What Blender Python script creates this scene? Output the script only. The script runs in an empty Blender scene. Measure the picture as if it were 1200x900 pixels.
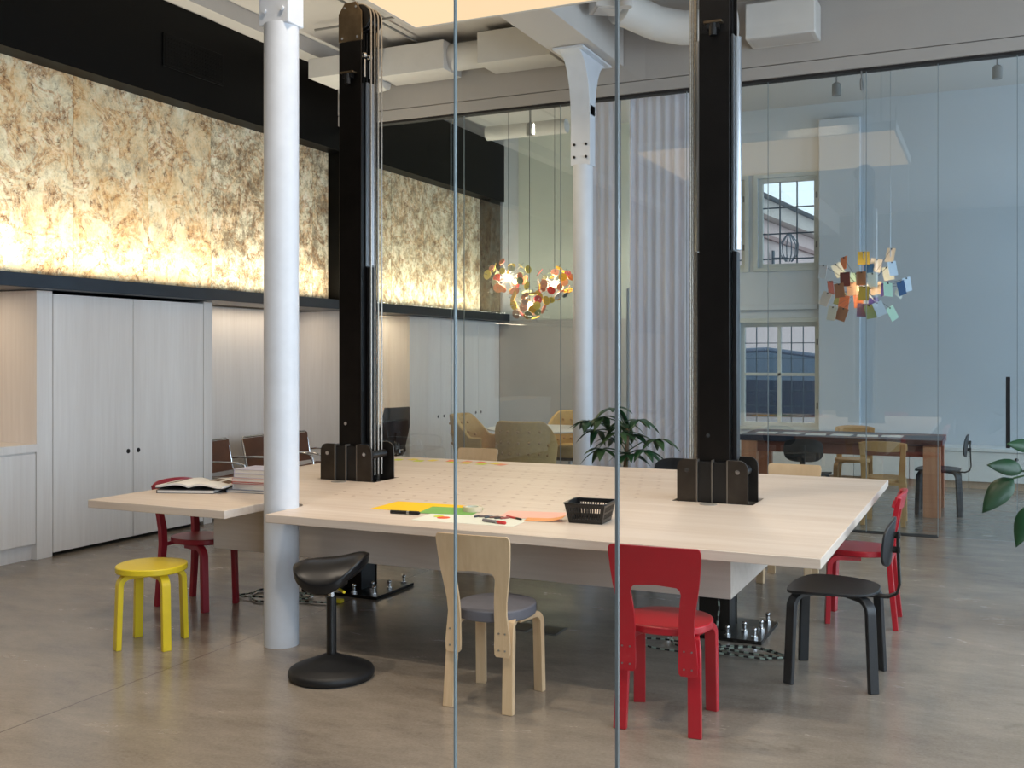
import bpy, bmesh, math, random
from math import sin, cos, pi, radians as R, sqrt
from mathutils import Vector, Matrix
from mathutils.geometry import tessellate_polygon
SC = bpy.context.scene
COL = SC.collection
rnd = random.Random(7)

# ---------------------------------------------------------------- materials
def C(r, g, b):
    f = lambda c: (c / 255 / 12.92) if c / 255 <= .04045 else ((c / 255 + .055) / 1.055) ** 2.4
    return (f(r), f(g), f(b), 1.0)

def newmat(name):
    m = bpy.data.materials.new(name)
    m.use_nodes = True
    nt = m.node_tree
    nt.nodes.clear()
    out = nt.nodes.new('ShaderNodeOutputMaterial')
    return m, nt, out

def ND(nt, typ, **kw):
    n = nt.nodes.new(typ)
    for k, v in kw.items():
        if k.startswith('_'):
            setattr(n, k[1:], v)
        else:
            key = int(k[1:]) if k[0] == 'i' and k[1:].isdigit() else k.replace('__', ' ')
            if hasattr(v, 'is_output'):
                nt.links.new(v, n.inputs[key])
            else:
                n.inputs[key].default_value = v
    return n

def ramp(nt, fac, stops):
    n = nt.nodes.new('ShaderNodeValToRGB')
    el = n.color_ramp.elements
    while len(el) < len(stops):
        el.new(.5)
    for e, (p, c) in zip(el, stops):
        e.position = p
        e.color = c
    nt.links.new(fac, n.inputs[0])
    return n.outputs[0]

def mth(nt, op, a, b=0.0, c=None):
    n = nt.nodes.new('ShaderNodeMath')
    n.operation = op
    for i, v in enumerate((a, b, c)):
        if v is None:
            continue
        if hasattr(v, 'is_output'):
            nt.links.new(v, n.inputs[i])
        else:
            n.inputs[i].default_value = v
    return n.outputs[0]

def mixc(nt, fac, a, b, mode='MIX'):
    n = nt.nodes.new('ShaderNodeMix')
    n.data_type = 'RGBA'
    n.blend_type = mode
    for k, v in ((0, fac), (6, a), (7, b)):
        if hasattr(v, 'is_output'):
            nt.links.new(v, n.inputs[k])
        else:
            n.inputs[k].default_value = v
    return n.outputs[2]

def bsdf(nt, out, color, rough=.5, metal=0.0, spec=.5, bump=None, bstr=.1, coat=0.0):
    p = nt.nodes.new('ShaderNodeBsdfPrincipled')
    for k, v in (('Base Color', color), ('Roughness', rough), ('Metallic', metal), ('Specular IOR Level', spec), ('Coat Weight', coat)):
        if hasattr(v, 'is_output'):
            nt.links.new(v, p.inputs[k])
        else:
            p.inputs[k].default_value = v
    if bump is not None:
        b = ND(nt, 'ShaderNodeBump', Strength=bstr, Distance=.01, Height=bump)
        nt.links.new(b.outputs[0], p.inputs['Normal'])
    nt.links.new(p.outputs[0], out.inputs[0])
    return p

def pm(name, col, rough=.5, metal=0.0, var=.06, scale=6.0, bump=0.0, spec=.5, coat=0.0, stretch=(1, 1, 1)):
    """painted / plain surface with slight procedural variation"""
    m, nt, out = newmat(name)
    tc = ND(nt, 'ShaderNodeTexCoord')
    mp = ND(nt, 'ShaderNodeMapping', Vector=tc.outputs['Object'], Scale=stretch)
    nz = ND(nt, 'ShaderNodeTexNoise', Vector=mp.outputs[0], Scale=scale, Detail=5.0, Roughness=.6)
    lo = tuple(c * (1 - var) for c in col[:3]) + (1,)
    hi = tuple(min(1, c * (1 + var)) for c in col[:3]) + (1,)
    colr = ramp(nt, nz.outputs[0], [(.3, lo), (.7, hi)])
    bsdf(nt, out, colr, rough, metal, spec, nz.outputs[0] if bump else None, bump, coat)
    return m

def wood(name, c1, c2, axis='X', rough=.45, grain=1.0, plank=0.0, perf=None):
    m, nt, out = newmat(name)
    tc = ND(nt, 'ShaderNodeTexCoord')
    s = {'X': (1.2, 26, 26), 'Y': (26, 1.2, 26), 'Z': (26, 26, 1.2)}[axis]
    mp = ND(nt, 'ShaderNodeMapping', Vector=tc.outputs['Object'], Scale=tuple(v * grain for v in s))
    nz = ND(nt, 'ShaderNodeTexNoise', Vector=mp.outputs[0], Scale=1.0, Detail=6.0, Roughness=.62, Distortion=.3)
    mp2 = ND(nt, 'ShaderNodeMapping', Vector=tc.outputs['Object'], Scale=tuple(v * .16 for v in s))
    nz2 = ND(nt, 'ShaderNodeTexNoise', Vector=mp2.outputs[0], Scale=1.0, Detail=3.0)
    f = mth(nt, 'ADD', mth(nt, 'MULTIPLY', nz.outputs[0], .55), mth(nt, 'MULTIPLY', nz2.outputs[0], .45))
    colr = ramp(nt, f, [(.32, c1), (.68, c2)])
    if perf:
        sp = ND(nt, 'ShaderNodeSeparateXYZ', Vector=tc.outputs['Object'])
        x, y = sp.outputs[0], sp.outputs[1]
        px = mth(nt, 'SUBTRACT', mth(nt, 'PINGPONG', mth(nt, 'ADD', x, mth(nt, 'MULTIPLY', mth(nt, 'FLOOR', mth(nt, 'DIVIDE', y, perf[4])), perf[5] * .37)), perf[5] * .5), 0.0)
        py = mth(nt, 'PINGPONG', y, perf[4] * .5)
        py = mth(nt, 'SUBTRACT', perf[4] * .5, py)
        d = mth(nt, 'SQRT', mth(nt, 'ADD', mth(nt, 'MULTIPLY', px, px), mth(nt, 'MULTIPLY', py, py)))
        k = mth(nt, 'LESS_THAN', d, .0125)
        for v, a, b in ((x, perf[0], perf[1]), (y, perf[2], perf[3])):
            k = mth(nt, 'MULTIPLY', k, mth(nt, 'MULTIPLY', mth(nt, 'GREATER_THAN', v, a), mth(nt, 'LESS_THAN', v, b)))
        colr = mixc(nt, mth(nt, 'MULTIPLY', k, .6), colr, C(140, 100, 76))
    bsdf(nt, out, colr, rough, 0, .4, nz.outputs[0], .02)
    return m

def emis(name, col, strength):
    m, nt, out = newmat(name)
    e = ND(nt, 'ShaderNodeEmission', Color=col, Strength=strength)
    nt.links.new(e.outputs[0], out.inputs[0])
    return m

def glass(name, tint, f0, rough=0.0):
    m, nt, out = newmat(name)
    g = ND(nt, 'ShaderNodeNewGeometry')
    vm = nt.nodes.new('ShaderNodeVectorMath')
    vm.operation = 'DOT_PRODUCT'
    nt.links.new(g.outputs['Incoming'], vm.inputs[0])
    nt.links.new(g.outputs['Normal'], vm.inputs[1])
    c = mth(nt, 'ABSOLUTE', vm.outputs['Value'])
    p5 = mth(nt, 'POWER', mth(nt, 'SUBTRACT', 1.0, c), 5.0)
    F = mth(nt, 'ADD', f0, mth(nt, 'MULTIPLY', 1 - f0, p5))
    tr = ND(nt, 'ShaderNodeBsdfTransparent', Color=tint)
    gl = ND(nt, 'ShaderNodeBsdfGlossy', Color=(1, 1, 1, 1), Roughness=rough)
    mx = ND(nt, 'ShaderNodeMixShader', i0=F, i1=tr.outputs[0], i2=gl.outputs[0])
    nt.links.new(mx.outputs[0], out.inputs[0])
    return m

def fabric_translucent(name, col, trans=.35, clear=.12):
    m, nt, out = newmat(name)
    d = ND(nt, 'ShaderNodeBsdfDiffuse', Color=col)
    t = ND(nt, 'ShaderNodeBsdfTranslucent', Color=col)
    mx = ND(nt, 'ShaderNodeMixShader', i0=trans, i1=d.outputs[0], i2=t.outputs[0])
    tp = ND(nt, 'ShaderNodeBsdfTransparent', Color=(1, 1, 1, 1))
    m2 = ND(nt, 'ShaderNodeMixShader', i0=clear, i1=mx.outputs[0], i2=tp.outputs[0])
    nt.links.new(m2.outputs[0], out.inputs[0])
    return m

def stone(name, bias=0.0, grey=0.0):
    m, nt, out = newmat(name)
    tc = ND(nt, 'ShaderNodeTexCoord')
    oi = ND(nt, 'ShaderNodeObjectInfo')
    off = mth(nt, 'MULTIPLY', oi.outputs['Random'], 40.0)
    cb = ND(nt, 'ShaderNodeCombineXYZ', X=off, Y=off, Z=0.0)
    va = nt.nodes.new('ShaderNodeVectorMath')
    nt.links.new(tc.outputs['Object'], va.inputs[0])
    nt.links.new(cb.outputs[0], va.inputs[1])
    v = va.outputs[0]
    big = ND(nt, 'ShaderNodeTexNoise', Vector=v, Scale=2.2, Detail=6.0, Roughness=.65, Distortion=.3).outputs[0]
    mid = ND(nt, 'ShaderNodeTexNoise', Vector=v, Scale=5.0, Detail=12.0, Roughness=.78, Distortion=.4).outputs[0]
    mid2 = ND(nt, 'ShaderNodeTexNoise', Vector=v, Scale=14.0, Detail=10.0, Roughness=.8, Distortion=.3).outputs[0]
    ln = ND(nt, 'ShaderNodeTexNoise', Vector=v, Scale=3.4, Detail=12.0, Roughness=.7, Distortion=.7).outputs[0]
    fine = ND(nt, 'ShaderNodeTexNoise', Vector=v, Scale=48.0, Detail=6.0, Roughness=.8).outputs[0]
    mf = mth(nt, 'ADD', mth(nt, 'MULTIPLY', mid, .55), mth(nt, 'ADD', mth(nt, 'MULTIPLY', mid2, .25), mth(nt, 'MULTIPLY', fine, .2)))
    base = ramp(nt, mf, [(.38, C(132, 118, 102)), (.46, C(196, 184, 158)), (.52, C(228, 218, 188)), (.6, C(246, 241, 226))])
    # broad honey coloured staining, broken up by the fine grain
    kr = ramp(nt, mth(nt, 'ADD', mth(nt, 'ADD', mth(nt, 'MULTIPLY', big, .5), mth(nt, 'MULTIPLY', mid2, .5)), bias), [(.46, (0, 0, 0, 1)), (.6, (1, 1, 1, 1))])
    c = mixc(nt, mth(nt, 'MULTIPLY', kr, .45), base, C(226, 178, 108))
    # rust outlines that follow the edges of the crust, and pitted specks
    rust = ramp(nt, mid2, [(.4, C(104, 60, 26)), (.5, C(178, 112, 42)), (.6, C(216, 152, 66))])
    band = mth(nt, 'ABSOLUTE', mth(nt, 'SUBTRACT', ln, .5 - bias))
    kl = ramp(nt, band, [(.012, (1, 1, 1, 1)), (.045, (0, 0, 0, 1))])
    kl = mth(nt, 'MULTIPLY', kl, ramp(nt, mid2, [(.4, (1, 1, 1, 1)), (.6, (.25, .25, .25, 1))]))
    c = mixc(nt, mth(nt, 'MULTIPLY', kl, .8), c, rust)
    kd = ramp(nt, mid2, [(.36, (1, 1, 1, 1)), (.42, (0, 0, 0, 1))])
    c = mixc(nt, mth(nt, 'MULTIPLY', kd, .7), c, C(96, 66, 38))
    if grey:
        kg = ramp(nt, mf, [(.45, (1, 1, 1, 1)), (.53, (0, 0, 0, 1))])
        c = mixc(nt, mth(nt, 'MULTIPLY', kg, grey), c, C(104, 86, 66))
    bsdf(nt, out, c, .75, 0, .15, mf, .5)
    return m

def concrete(name):
    m, nt, out = newmat(name)
    tc = ND(nt, 'ShaderNodeTexCoord')
    v = tc.outputs['Object']
    a = ND(nt, 'ShaderNodeTexNoise', Vector=v, Scale=.5, Detail=8.0, Roughness=.62, Distortion=.3).outputs[0]
    mp = ND(nt, 'ShaderNodeMapping', Vector=v, Scale=(1.0, 2.4, 1.0), Rotation=(0, 0, -.4))
    b = ND(nt, 'ShaderNodeTexNoise', Vector=mp.outputs[0], Scale=1.8, Detail=10.0, Roughness=.72, Distortion=.25).outputs[0]
    c = ND(nt, 'ShaderNodeTexNoise', Vector=v, Scale=70.0, Detail=4.0, Roughness=.75).outputs[0]
    f = mth(nt, 'ADD', mth(nt, 'MULTIPLY', a, .42), mth(nt, 'ADD', mth(nt, 'MULTIPLY', b, .36), mth(nt, 'MULTIPLY', c, .22)))
    col = ramp(nt, f, [(.36, C(110, 101, 91)), (.46, C(137, 127, 115)), (.55, C(153, 143, 130)), (.66, C(172, 161, 148))])
    st = ND(nt, 'ShaderNodeTexNoise', Vector=mp.outputs[0], Scale=1.5, Detail=9.0, Roughness=.7, Distortion=.5).outputs[0]
    col = mixc(nt, mth(nt, 'MULTIPLY', ramp(nt, st, [(.6, (0, 0, 0, 1)), (.7, (1, 1, 1, 1))]), .35), col, C(82, 74, 66))
    # hairline saw cuts of the slab
    sp = ND(nt, 'ShaderNodeSeparateXYZ', Vector=v)
    k = mth(nt, 'LESS_THAN', mth(nt, 'ABSOLUTE', mth(nt, 'ADD', mth(nt, 'ADD', sp.outputs[0], 3.85), mth(nt, 'MULTIPLY', b, -.04))), .005)
    col = mixc(nt, mth(nt, 'MULTIPLY', k, .55), col, C(70, 62, 56))
    rg = ramp(nt, b, [(.3, (.14, .14, .14, 1)), (.7, (.3, .3, .3, 1))])
    bsdf(nt, out, col, rg, 0, .55, c, .02)
    return m

def quilt(name):
    """patchwork of old stained planks"""
    m, nt, out = newmat(name)
    tc = ND(nt, 'ShaderNodeTexCoord')
    mp = ND(nt, 'ShaderNodeMapping', Vector=tc.outputs['Object'], Scale=(2.6, 7.0, 7.0))
    vo = ND(nt, 'ShaderNodeTexVoronoi', Vector=mp.outputs[0], Scale=1.0, Randomness=.7, _distance='CHEBYCHEV')
    sx = ND(nt, 'ShaderNodeSeparateColor', Color=vo.outputs['Color'])
    col = ramp(nt, sx.outputs[0], [(.0, C(38, 50, 70)), (.25, C(92, 52, 44)), (.45, C(58, 62, 78)), (.65, C(140, 84, 60)), (.85, C(70, 44, 50))])
    nt.nodes[-1].color_ramp.interpolation = 'CONSTANT'
    nz = ND(nt, 'ShaderNodeTexNoise', Vector=mp.outputs[0], Scale=6.0, Detail=6.0)
    col = mixc(nt, mth(nt, 'MULTIPLY', nz.outputs[0], .35), col, C(30, 26, 28))
    bsdf(nt, out, col, .35)
    return m

M = {}
M['floor'] = concrete('polished concrete')
M['white'] = pm('white plaster', C(196, 191, 186), .8, var=.03, scale=1.5)
M['greige'] = pm('greige plaster', C(170, 164, 158), .8, var=.03, scale=1.5)
M['whitecool'] = pm('white painted masonry', C(196, 201, 206), .8, var=.03, scale=1.2)
M['greywall'] = pm('grey plaster', C(178, 174, 168), .8, var=.05, scale=2)
M['pale'] = pm('pale green grey plaster', C(196, 200, 188), .85, var=.05, scale=2)
M['dim'] = pm('dim plaster', C(92, 90, 88), .85, var=.05, scale=2)
M['blackwall'] = pm('black lacquered board', C(3, 3, 3), .45, var=.1, scale=3, spec=.12)
M['ledge'] = pm('dark blackened steel', C(26, 34, 44), .4, .3, var=.15, scale=4)
M['pwhite'] = pm('white gloss paint', C(214, 219, 226), .38, var=.04, scale=9, bump=.05)
M['cab'] = wood('whitewashed ash upright', C(228, 221, 215), C(241, 236, 231), 'Z', .5, grain=1.3)
M['cabwarm'] = wood('ash veneer warm', C(188, 160, 134), C(208, 182, 156), 'Z', .5)
M['table'] = wood('whitewashed ash top', C(210, 192, 175), C(232, 219, 206), 'X', .42, perf=(-.95, .8, -.75, 1.05, .16, .125))
M['tableside'] = wood('whitewashed ash apron', C(196, 184, 172), C(218, 208, 198), 'X', .5)
M['seam'] = pm('dark gap', C(30, 26, 24), .8)
M['wing'] = pm('raw dark steel', C(70, 65, 60), .36, .85, var=.2, scale=9)
M['finedge'] = pm('cut steel edge', C(130, 124, 116), .4, .7)
M['grommet'] = pm('grey grommet', C(150, 146, 140), .5)
M['cordlight'] = pm('pale cord stripe', C(150, 164, 150), .7)
M['steel'] = pm('blackened steel', C(34, 31, 29), .32, .75, var=.25, scale=5)
M['steeldark'] = pm('black plastic', C(14, 14, 15), .35, var=.15)
M['headplate'] = pm('reflection tinted steel', C(120, 104, 82), .34, .9, var=.2, scale=14)  # warm reflection of the luminous panel put into the brownish colour
M['alu'] = pm('brushed aluminium', C(176, 180, 184), .28, .95, var=.1, scale=20, stretch=(1, 1, .1))
M['cable'] = pm('steel cable', C(168, 164, 156), .35, .8, var=.25, scale=90)
M['chrome'] = pm('chrome', C(210, 212, 214), .12, 1.0, var=.03)
M['red'] = pm('red lacquer', C(178, 18, 36), .34, var=.05, scale=12, coat=.2)
M['redback'] = pm('dark red lacquer', C(150, 30, 44), .4, var=.06, scale=12)
M['birch'] = wood('birch plywood', C(206, 174, 134), C(226, 198, 160), 'Z', .42, grain=1.6)
M['oak'] = wood('honey wood', C(178, 136, 86), C(202, 162, 108), 'Z', .42, grain=1.6)
M['yellow'] = pm('yellow lacquer', C(232, 206, 44), .36, var=.05, scale=10)
M['black'] = pm('black stained wood', C(24, 27, 31), .38, var=.2, scale=18)
M['rubber'] = pm('black rubber', C(22, 23, 25), .55, var=.15, scale=40)
M['vinyl'] = pm('black vinyl', C(20, 20, 22), .3, var=.1, scale=10)
M['grey'] = pm('grey leather', C(104, 104, 112), .5, var=.08, scale=25, bump=.05)
M['mustard'] = pm('mustard fabric', C(200, 166, 106), .85, var=.12, scale=30, bump=.2)
M['leather'] = pm('brown leather', C(98, 58, 34), .5, var=.2, scale=8)
M['laminate'] = pm('white laminate', C(226, 226, 222), .35, var=.02)
M['quilt'] = quilt('stained patchwork planks')
M['quiltleg'] = wood('reddish plank', C(164, 100, 70), C(206, 148, 108), 'Z', .45, grain=.8)
M['paper'] = pm('white paper', C(232, 230, 224), .8, var=.02)
M['leaf'] = pm('leaf green', C(44, 76, 38), .45, var=.35, scale=7)
M['leafdk'] = pm('dark leaf green', C(24, 66, 36), .35, var=.35, scale=5)
M['bark'] = pm('bark', C(120, 96, 70), .8, var=.3, scale=30, bump=.3)
M['pot'] = pm('grey ceramic pot', C(120, 118, 114), .6, var=.08)
M['soil'] = pm('soil', C(50, 38, 30), .9, var=.4, scale=50, bump=.4)
M['fglass'] = glass('clear glass', (.985, .992, .99, 1), .022)
M['bglass'] = glass('tinted clear glass', (.93, .965, .965, 1), .075)
M['wglass'] = glass('window glass', (.94, .97, .98, 1), .04)
M['gedge'] = pm('polished glass edge', C(128, 138, 140), .3, 0, var=.08, scale=4)
M['gedge2'] = pm('grey glass joint', C(112, 116, 116), .35, 0, var=.12, scale=4)
M['curtain'] = fabric_translucent('sheer curtain', C(250, 243, 253), .18, .04)
M['duct'] = pm('white duct paint', C(206, 203, 198), .7, var=.03)
M['conduit'] = pm('grey conduit', C(120, 118, 114), .6)
M['glow'] = emis('luminous stretch fabric', (1.0, .72, .44, 1), .92)
M['bulb'] = emis('warm bulb', (1.0, .7, .36, 1), 9.0)
M['lamp'] = emis('spot lamp', (1.0, .86, .66, 1), 12.0)
M['frame'] = pm('painted window frame', C(196, 198, 192), .5, var=.04)
M['framedk'] = pm('dark muntin', C(70, 88, 104), .5)  # backlit silhouette of the glazing bars put into the dark blue

# ---------------------------------------------------------------- mesh builder
class MB:
    def __init__(s):
        s.v, s.f, s.m, s.mi = [], [], [], 0
        s.M = Matrix()

    def add(s, vs, fs):
        n = len(s.v)
        s.v += [tuple(s.M @ Vector(v)) for v in vs]
        s.f += [[i + n for i in f] for f in fs]
        s.m += [s.mi] * len(fs)
        return s

    def box(s, x0, y0, z0, x1, y1, z1):
        vs = [(x, y, z) for x in (x0, x1) for y in (y0, y1) for z in (z0, z1)]
        return s.add(vs, [(0, 1, 3, 2), (4, 6, 7, 5), (0, 4, 5, 1), (2, 3, 7, 6), (0, 2, 6, 4), (1, 5, 7, 3)])

    def bar(s, p0, p1, w, t, side=(1, 0, 0)):
        return s.sweep([p0, p1], w, t, side)

    def sweep(s, pts, w, t, side, ws=None, ts=None):
        pts = [Vector(p) for p in pts]
        S = Vector(side).normalized()
        vs, fs, n = [], [], len(pts)
        for i, p in enumerate(pts):
            T = (pts[min(i + 1, n - 1)] - pts[max(i - 1, 0)]).normalized()
            N = T.cross(S).normalized()
            a = (ws[i] if ws else w) / 2
            b = (ts[i] if ts else t) / 2
            # mitre: keep section thickness through bends
            vs += [p + S * a + N * b, p - S * a + N * b, p - S * a - N * b, p + S * a - N * b]
        for i in range(n - 1):
            for k in range(4):
                fs.append((4 * i + k, 4 * i + (k + 1) % 4, 4 * i + 4 + (k + 1) % 4, 4 * i + 4 + k))
        fs += [(3, 2, 1, 0), (4 * n - 4, 4 * n - 3, 4 * n - 2, 4 * n - 1)]
        return s.add(vs, fs)

    def tube(s, pts, r, n=8, rs=None, closed=False, stripes=None):
        pts = [Vector(p) for p in pts]
        L = len(pts)
        vs, fs, mi = [], [], []
        up = None
        for i, p in enumerate(pts):
            a = pts[(i - 1) % L] if closed else pts[max(i - 1, 0)]
            b = pts[(i + 1) % L] if closed else pts[min(i + 1, L - 1)]
            T = (b - a).normalized()
            if up is None:
                up = T.orthogonal().normalized()
            up = (up - T * up.dot(T)).normalized()
            W = T.cross(up)
            rr = rs[i] if rs else r
            for k in range(n):
                an = 2 * pi * k / n
                vs.append(p + up * (cos(an) * rr) + W * (sin(an) * rr))
        for i in range(L if closed else L - 1):
            j = (i + 1) % L
            for k in range(n):
                fs.append((i * n + k, i * n + (k + 1) % n, j * n + (k + 1) % n, j * n + k))
                mi.append((i // stripes) % 2 if stripes else s.mi)
        if not closed:
            fs += [tuple(range(n))[::-1], tuple((L - 1) * n + k for k in range(n))]
            mi += [0, 0] if stripes else [s.mi] * 2
        base = len(s.m)
        s.add(vs, fs)
        s.m[base:] = mi
        return s

    def cyl(s, p0, p1, r0, r1=None, n=20):
        return s.tube([p0, p1], r0, n, rs=[r0, r0 if r1 is None else r1])

    def lathe(s, prof, c=(0, 0, 0), n=28, cap=True):
        vs, fs = [], []
        c = Vector(c)
        for r, z in prof:
            for k in range(n):
                a = 2 * pi * k / n
                vs.append(c + Vector((cos(a) * r, sin(a) * r, z)))
        L = len(prof)
        for i in range(L - 1):
            for k in range(n):
                fs.append((i * n + k, i * n + (k + 1) % n, (i + 1) * n + (k + 1) % n, (i + 1) * n + k))
        if cap and prof[0] == prof[-1]:
            cap = False
        if cap and prof[0][0] > 1e-5:
            fs.append(tuple(range(n))[::-1])
        if cap and prof[-1][0] > 1e-5:
            fs.append(tuple((L - 1) * n + k for k in range(n)))
        return s.add(vs, fs)

    def ball(s, c, r, n=10, sq=(1, 1, 1)):
        vs, fs = [], []
        c = Vector(c)
        m = n // 2 + 1
        for i in range(m + 1):
            th = pi * i / m
            for k in range(n):
                a = 2 * pi * k / n
                vs.append(c + Vector((sin(th) * cos(a) * sq[0], sin(th) * sin(a) * sq[1], cos(th) * sq[2])) * r)
        for i in range(m):
            for k in range(n):
                fs.append((i * n + k, i * n + (k + 1) % n, (i + 1) * n + (k + 1) % n, (i + 1) * n + k))
        return s.add(vs, fs)

    def prism(s, outer, d0, d1, holes=(), fn=None):
        """2D polygon with holes, extruded from d0 to d1; fn(x, y, d) -> 3D"""
        fn = fn or (lambda x, y, d: (x, y, d))
        loops = [list(outer)] + [list(h) for h in holes]
        flat = [p for l in loops for p in l]
        tris = tessellate_polygon([[Vector((p[0], p[1], 0)) for p in l] for l in loops])
        n = len(flat)
        vs = [fn(p[0], p[1], d0) for p in flat] + [fn(p[0], p[1], d1) for p in flat]
        fs = [tuple(t) for t in tris] + [tuple(i + n for i in t[::-1]) for t in tris]
        o = 0
        for l in loops:
            L = len(l)
            for i in range(L):
                a, b = o + i, o + (i + 1) % L
                fs.append((a, b, b + n, a + n))
            o += L
        return s.add(vs, fs)

    def pad(s, a, b, ex, top, bot, nr=5, nt=36):
        """superellipse disc with separate top and bottom surfaces"""
        vs = [top(0, 0), bot(0, 0)]
        def P(i, k):
            th = 2 * pi * k / nt
            q = i / nr
            c, sn = cos(th), sin(th)
            x = a * q * math.copysign(abs(c) ** (2 / ex), c)
            y = b * q * math.copysign(abs(sn) ** (2 / ex), sn)
            return x, y
        for fnc in (top, bot):
            for i in range(1, nr + 1):
                for k in range(nt):
                    vs.append(fnc(*P(i, k)))
        fs = []
        o2 = 2 + nr * nt
        for o, flip in ((2, 0), (o2, 1)):
            for k in range(nt):
                f = (1 if flip else 0, o + k, o + (k + 1) % nt)
                fs.append(f[::-1] if flip else f)
            for i in range(nr - 1):
                for k in range(nt):
                    f = (o + i * nt + k, o + (i + 1) * nt + k, o + (i + 1) * nt + (k + 1) % nt, o + i * nt + (k + 1) % nt)
                    fs.append(f[::-1] if flip else f)
        e, e2 = 2 + (nr - 1) * nt, o2 + (nr - 1) * nt
        for k in range(nt):
            fs.append((e + k, e2 + k, e2 + (k + 1) % nt, e + (k + 1) % nt))
        return s.add(vs, fs)

    def sheet(s, fn, nu, nv):
        vs = [fn(i / nu, j / nv) for i in range(nu + 1) for j in range(nv + 1)]
        fs = [(i * (nv + 1) + j, (i + 1) * (nv + 1) + j, (i + 1) * (nv + 1) + j + 1, i * (nv + 1) + j + 1) for i in range(nu) for j in range(nv)]
        return s.add(vs, fs)

    def slab(s, fn, nu, nv, t):
        """sheet with thickness t along the local normal"""
        g = [[Vector(fn(i / nu, j / nv)) for j in range(nv + 1)] for i in range(nu + 1)]
        vs = []
        for sg in (.5, -.5):
            for i in range(nu + 1):
                for j in range(nv + 1):
                    du = g[min(i + 1, nu)][j] - g[max(i - 1, 0)][j]
                    dv = g[i][min(j + 1, nv)] - g[i][max(j - 1, 0)]
                    N = du.cross(dv).normalized()
                    vs.append(g[i][j] + N * (t * sg))
        w = nv + 1
        o = (nu + 1) * w
        fs = []
        for i in range(nu):
            for j in range(nv):
                f = (i * w + j, (i + 1) * w + j, (i + 1) * w + j + 1, i * w + j + 1)
                fs += [f, tuple(k + o for k in f[::-1])]
        ring = [(i, 0) for i in range(nu)] + [(nu, j) for j in range(nv)] + [(i, nv) for i in range(nu, 0, -1)] + [(0, j) for j in range(nv, 0, -1)]
        ids = [i * w + j for i, j in ring]
        for k in range(len(ids)):
            a, b = ids[k], ids[(k + 1) % len(ids)]
            fs.append((a, b, b + o, a + o))
        return s.add(vs, fs)

    def build(s, name, mats, parent=None, bevel=0.0, smooth=38, solid=0.0, seg=2):
        me = bpy.data.meshes.new(name)
        bm = bmesh.new()
        bv = [bm.verts.new(v) for v in s.v]
        for f, mi in zip(s.f, s.m):
            try:
                fc = bm.faces.new([bv[i] for i in f])
                fc.material_index = mi
            except ValueError:
                pass
        bmesh.ops.remove_doubles(bm, verts=bm.verts, dist=1e-6)
        bmesh.ops.recalc_face_normals(bm, faces=bm.faces)
        bm.to_mesh(me)
        bm.free()
        if not isinstance(mats, (list, tuple)):
            mats = [mats]
        for m in mats:
            me.materials.append(m)
        if smooth:
            me.shade_smooth()
            me.set_sharp_from_angle(angle=R(smooth))
        o = bpy.data.objects.new(name, me)
        COL.objects.link(o)
        o.parent = parent
        if solid:
            d = o.modifiers.new('solid', 'SOLIDIFY')
            d.thickness = solid
        if bevel:
            d = o.modifiers.new('bevel', 'BEVEL')
            d.width = bevel
            d.segments = seg
            d.limit_method = 'ANGLE'
            d.angle_limit = R(45)
        return o

def empty(name, loc=(0, 0, 0), rz=0.0):
    o = bpy.data.objects.new(name, None)
    o.empty_display_size = .1
    COL.objects.link(o)
    o.location = loc
    o.rotation_euler = (0, 0, rz)
    return o

def tag(o, label=None, cat=None, group=None, kind=None):
    for k, v in (('label', label), ('category', cat), ('group', group), ('kind', kind)):
        if v:
            o[k] = v
    return o

def thing(name, label, cat, loc=(0, 0, 0), rz=0.0, group=None):
    return tag(empty(name, loc, rz), label, cat, group)

def struct(o):
    o['kind'] = 'structure'
    return o

def copy_tree(o, parent=None):
    c = o.copy()
    COL.objects.link(c)
    c.parent = parent
    for ch in list(o.children):
        copy_tree(ch, c)
    return c

def place(src, loc, rz, label):
    c = copy_tree(src)
    c.location = loc
    c.rotation_euler = (0, 0, rz)
    c['label'] = label
    return c

def arc(c, r, a0, a1, n, ax='xz'):
    out = []
    for i in range(n + 1):
        a = a0 + (a1 - a0) * i / n
        out.append((c[0] + r * cos(a), c[1] + r * sin(a)))
    return out
def rrect(x0, y0, x1, y1, r, n=5):
    p = []
    for cx, cy, a in ((x1 - r, y0 + r, -pi / 2), (x1 - r, y1 - r, 0), (x0 + r, y1 - r, pi / 2), (x0 + r, y0 + r, pi)):
        p += arc((cx, cy), r, a, a + pi / 2, n)
    return p
def rect(x0, y0, x1, y1):
    return [(x0, y0), (x1, y0), (x1, y1), (x0, y1)]
# ================================================================ SETTING
XL, YG, YB, ZC = -6.8, 9.87, 14.2, 4.95
def sbox(name, mat, b, bevel=0.0, parent=None):
    return struct(MB().box(*b).build(name, mat, parent, bevel)) if parent is None else MB().box(*b).build(name, mat, parent, bevel)

sbox('floor', M['floor'], (-8, -6, -.12, 4.2, YB + .3, 0))
sbox('ceiling', M['white'], (-8, -6, ZC, 4.2, YB + .3, ZC + .15))
sbox('wall_left', M['cabwarm'], (-7.75, -6, 0, -7.5, YB + .3, ZC))
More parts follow.
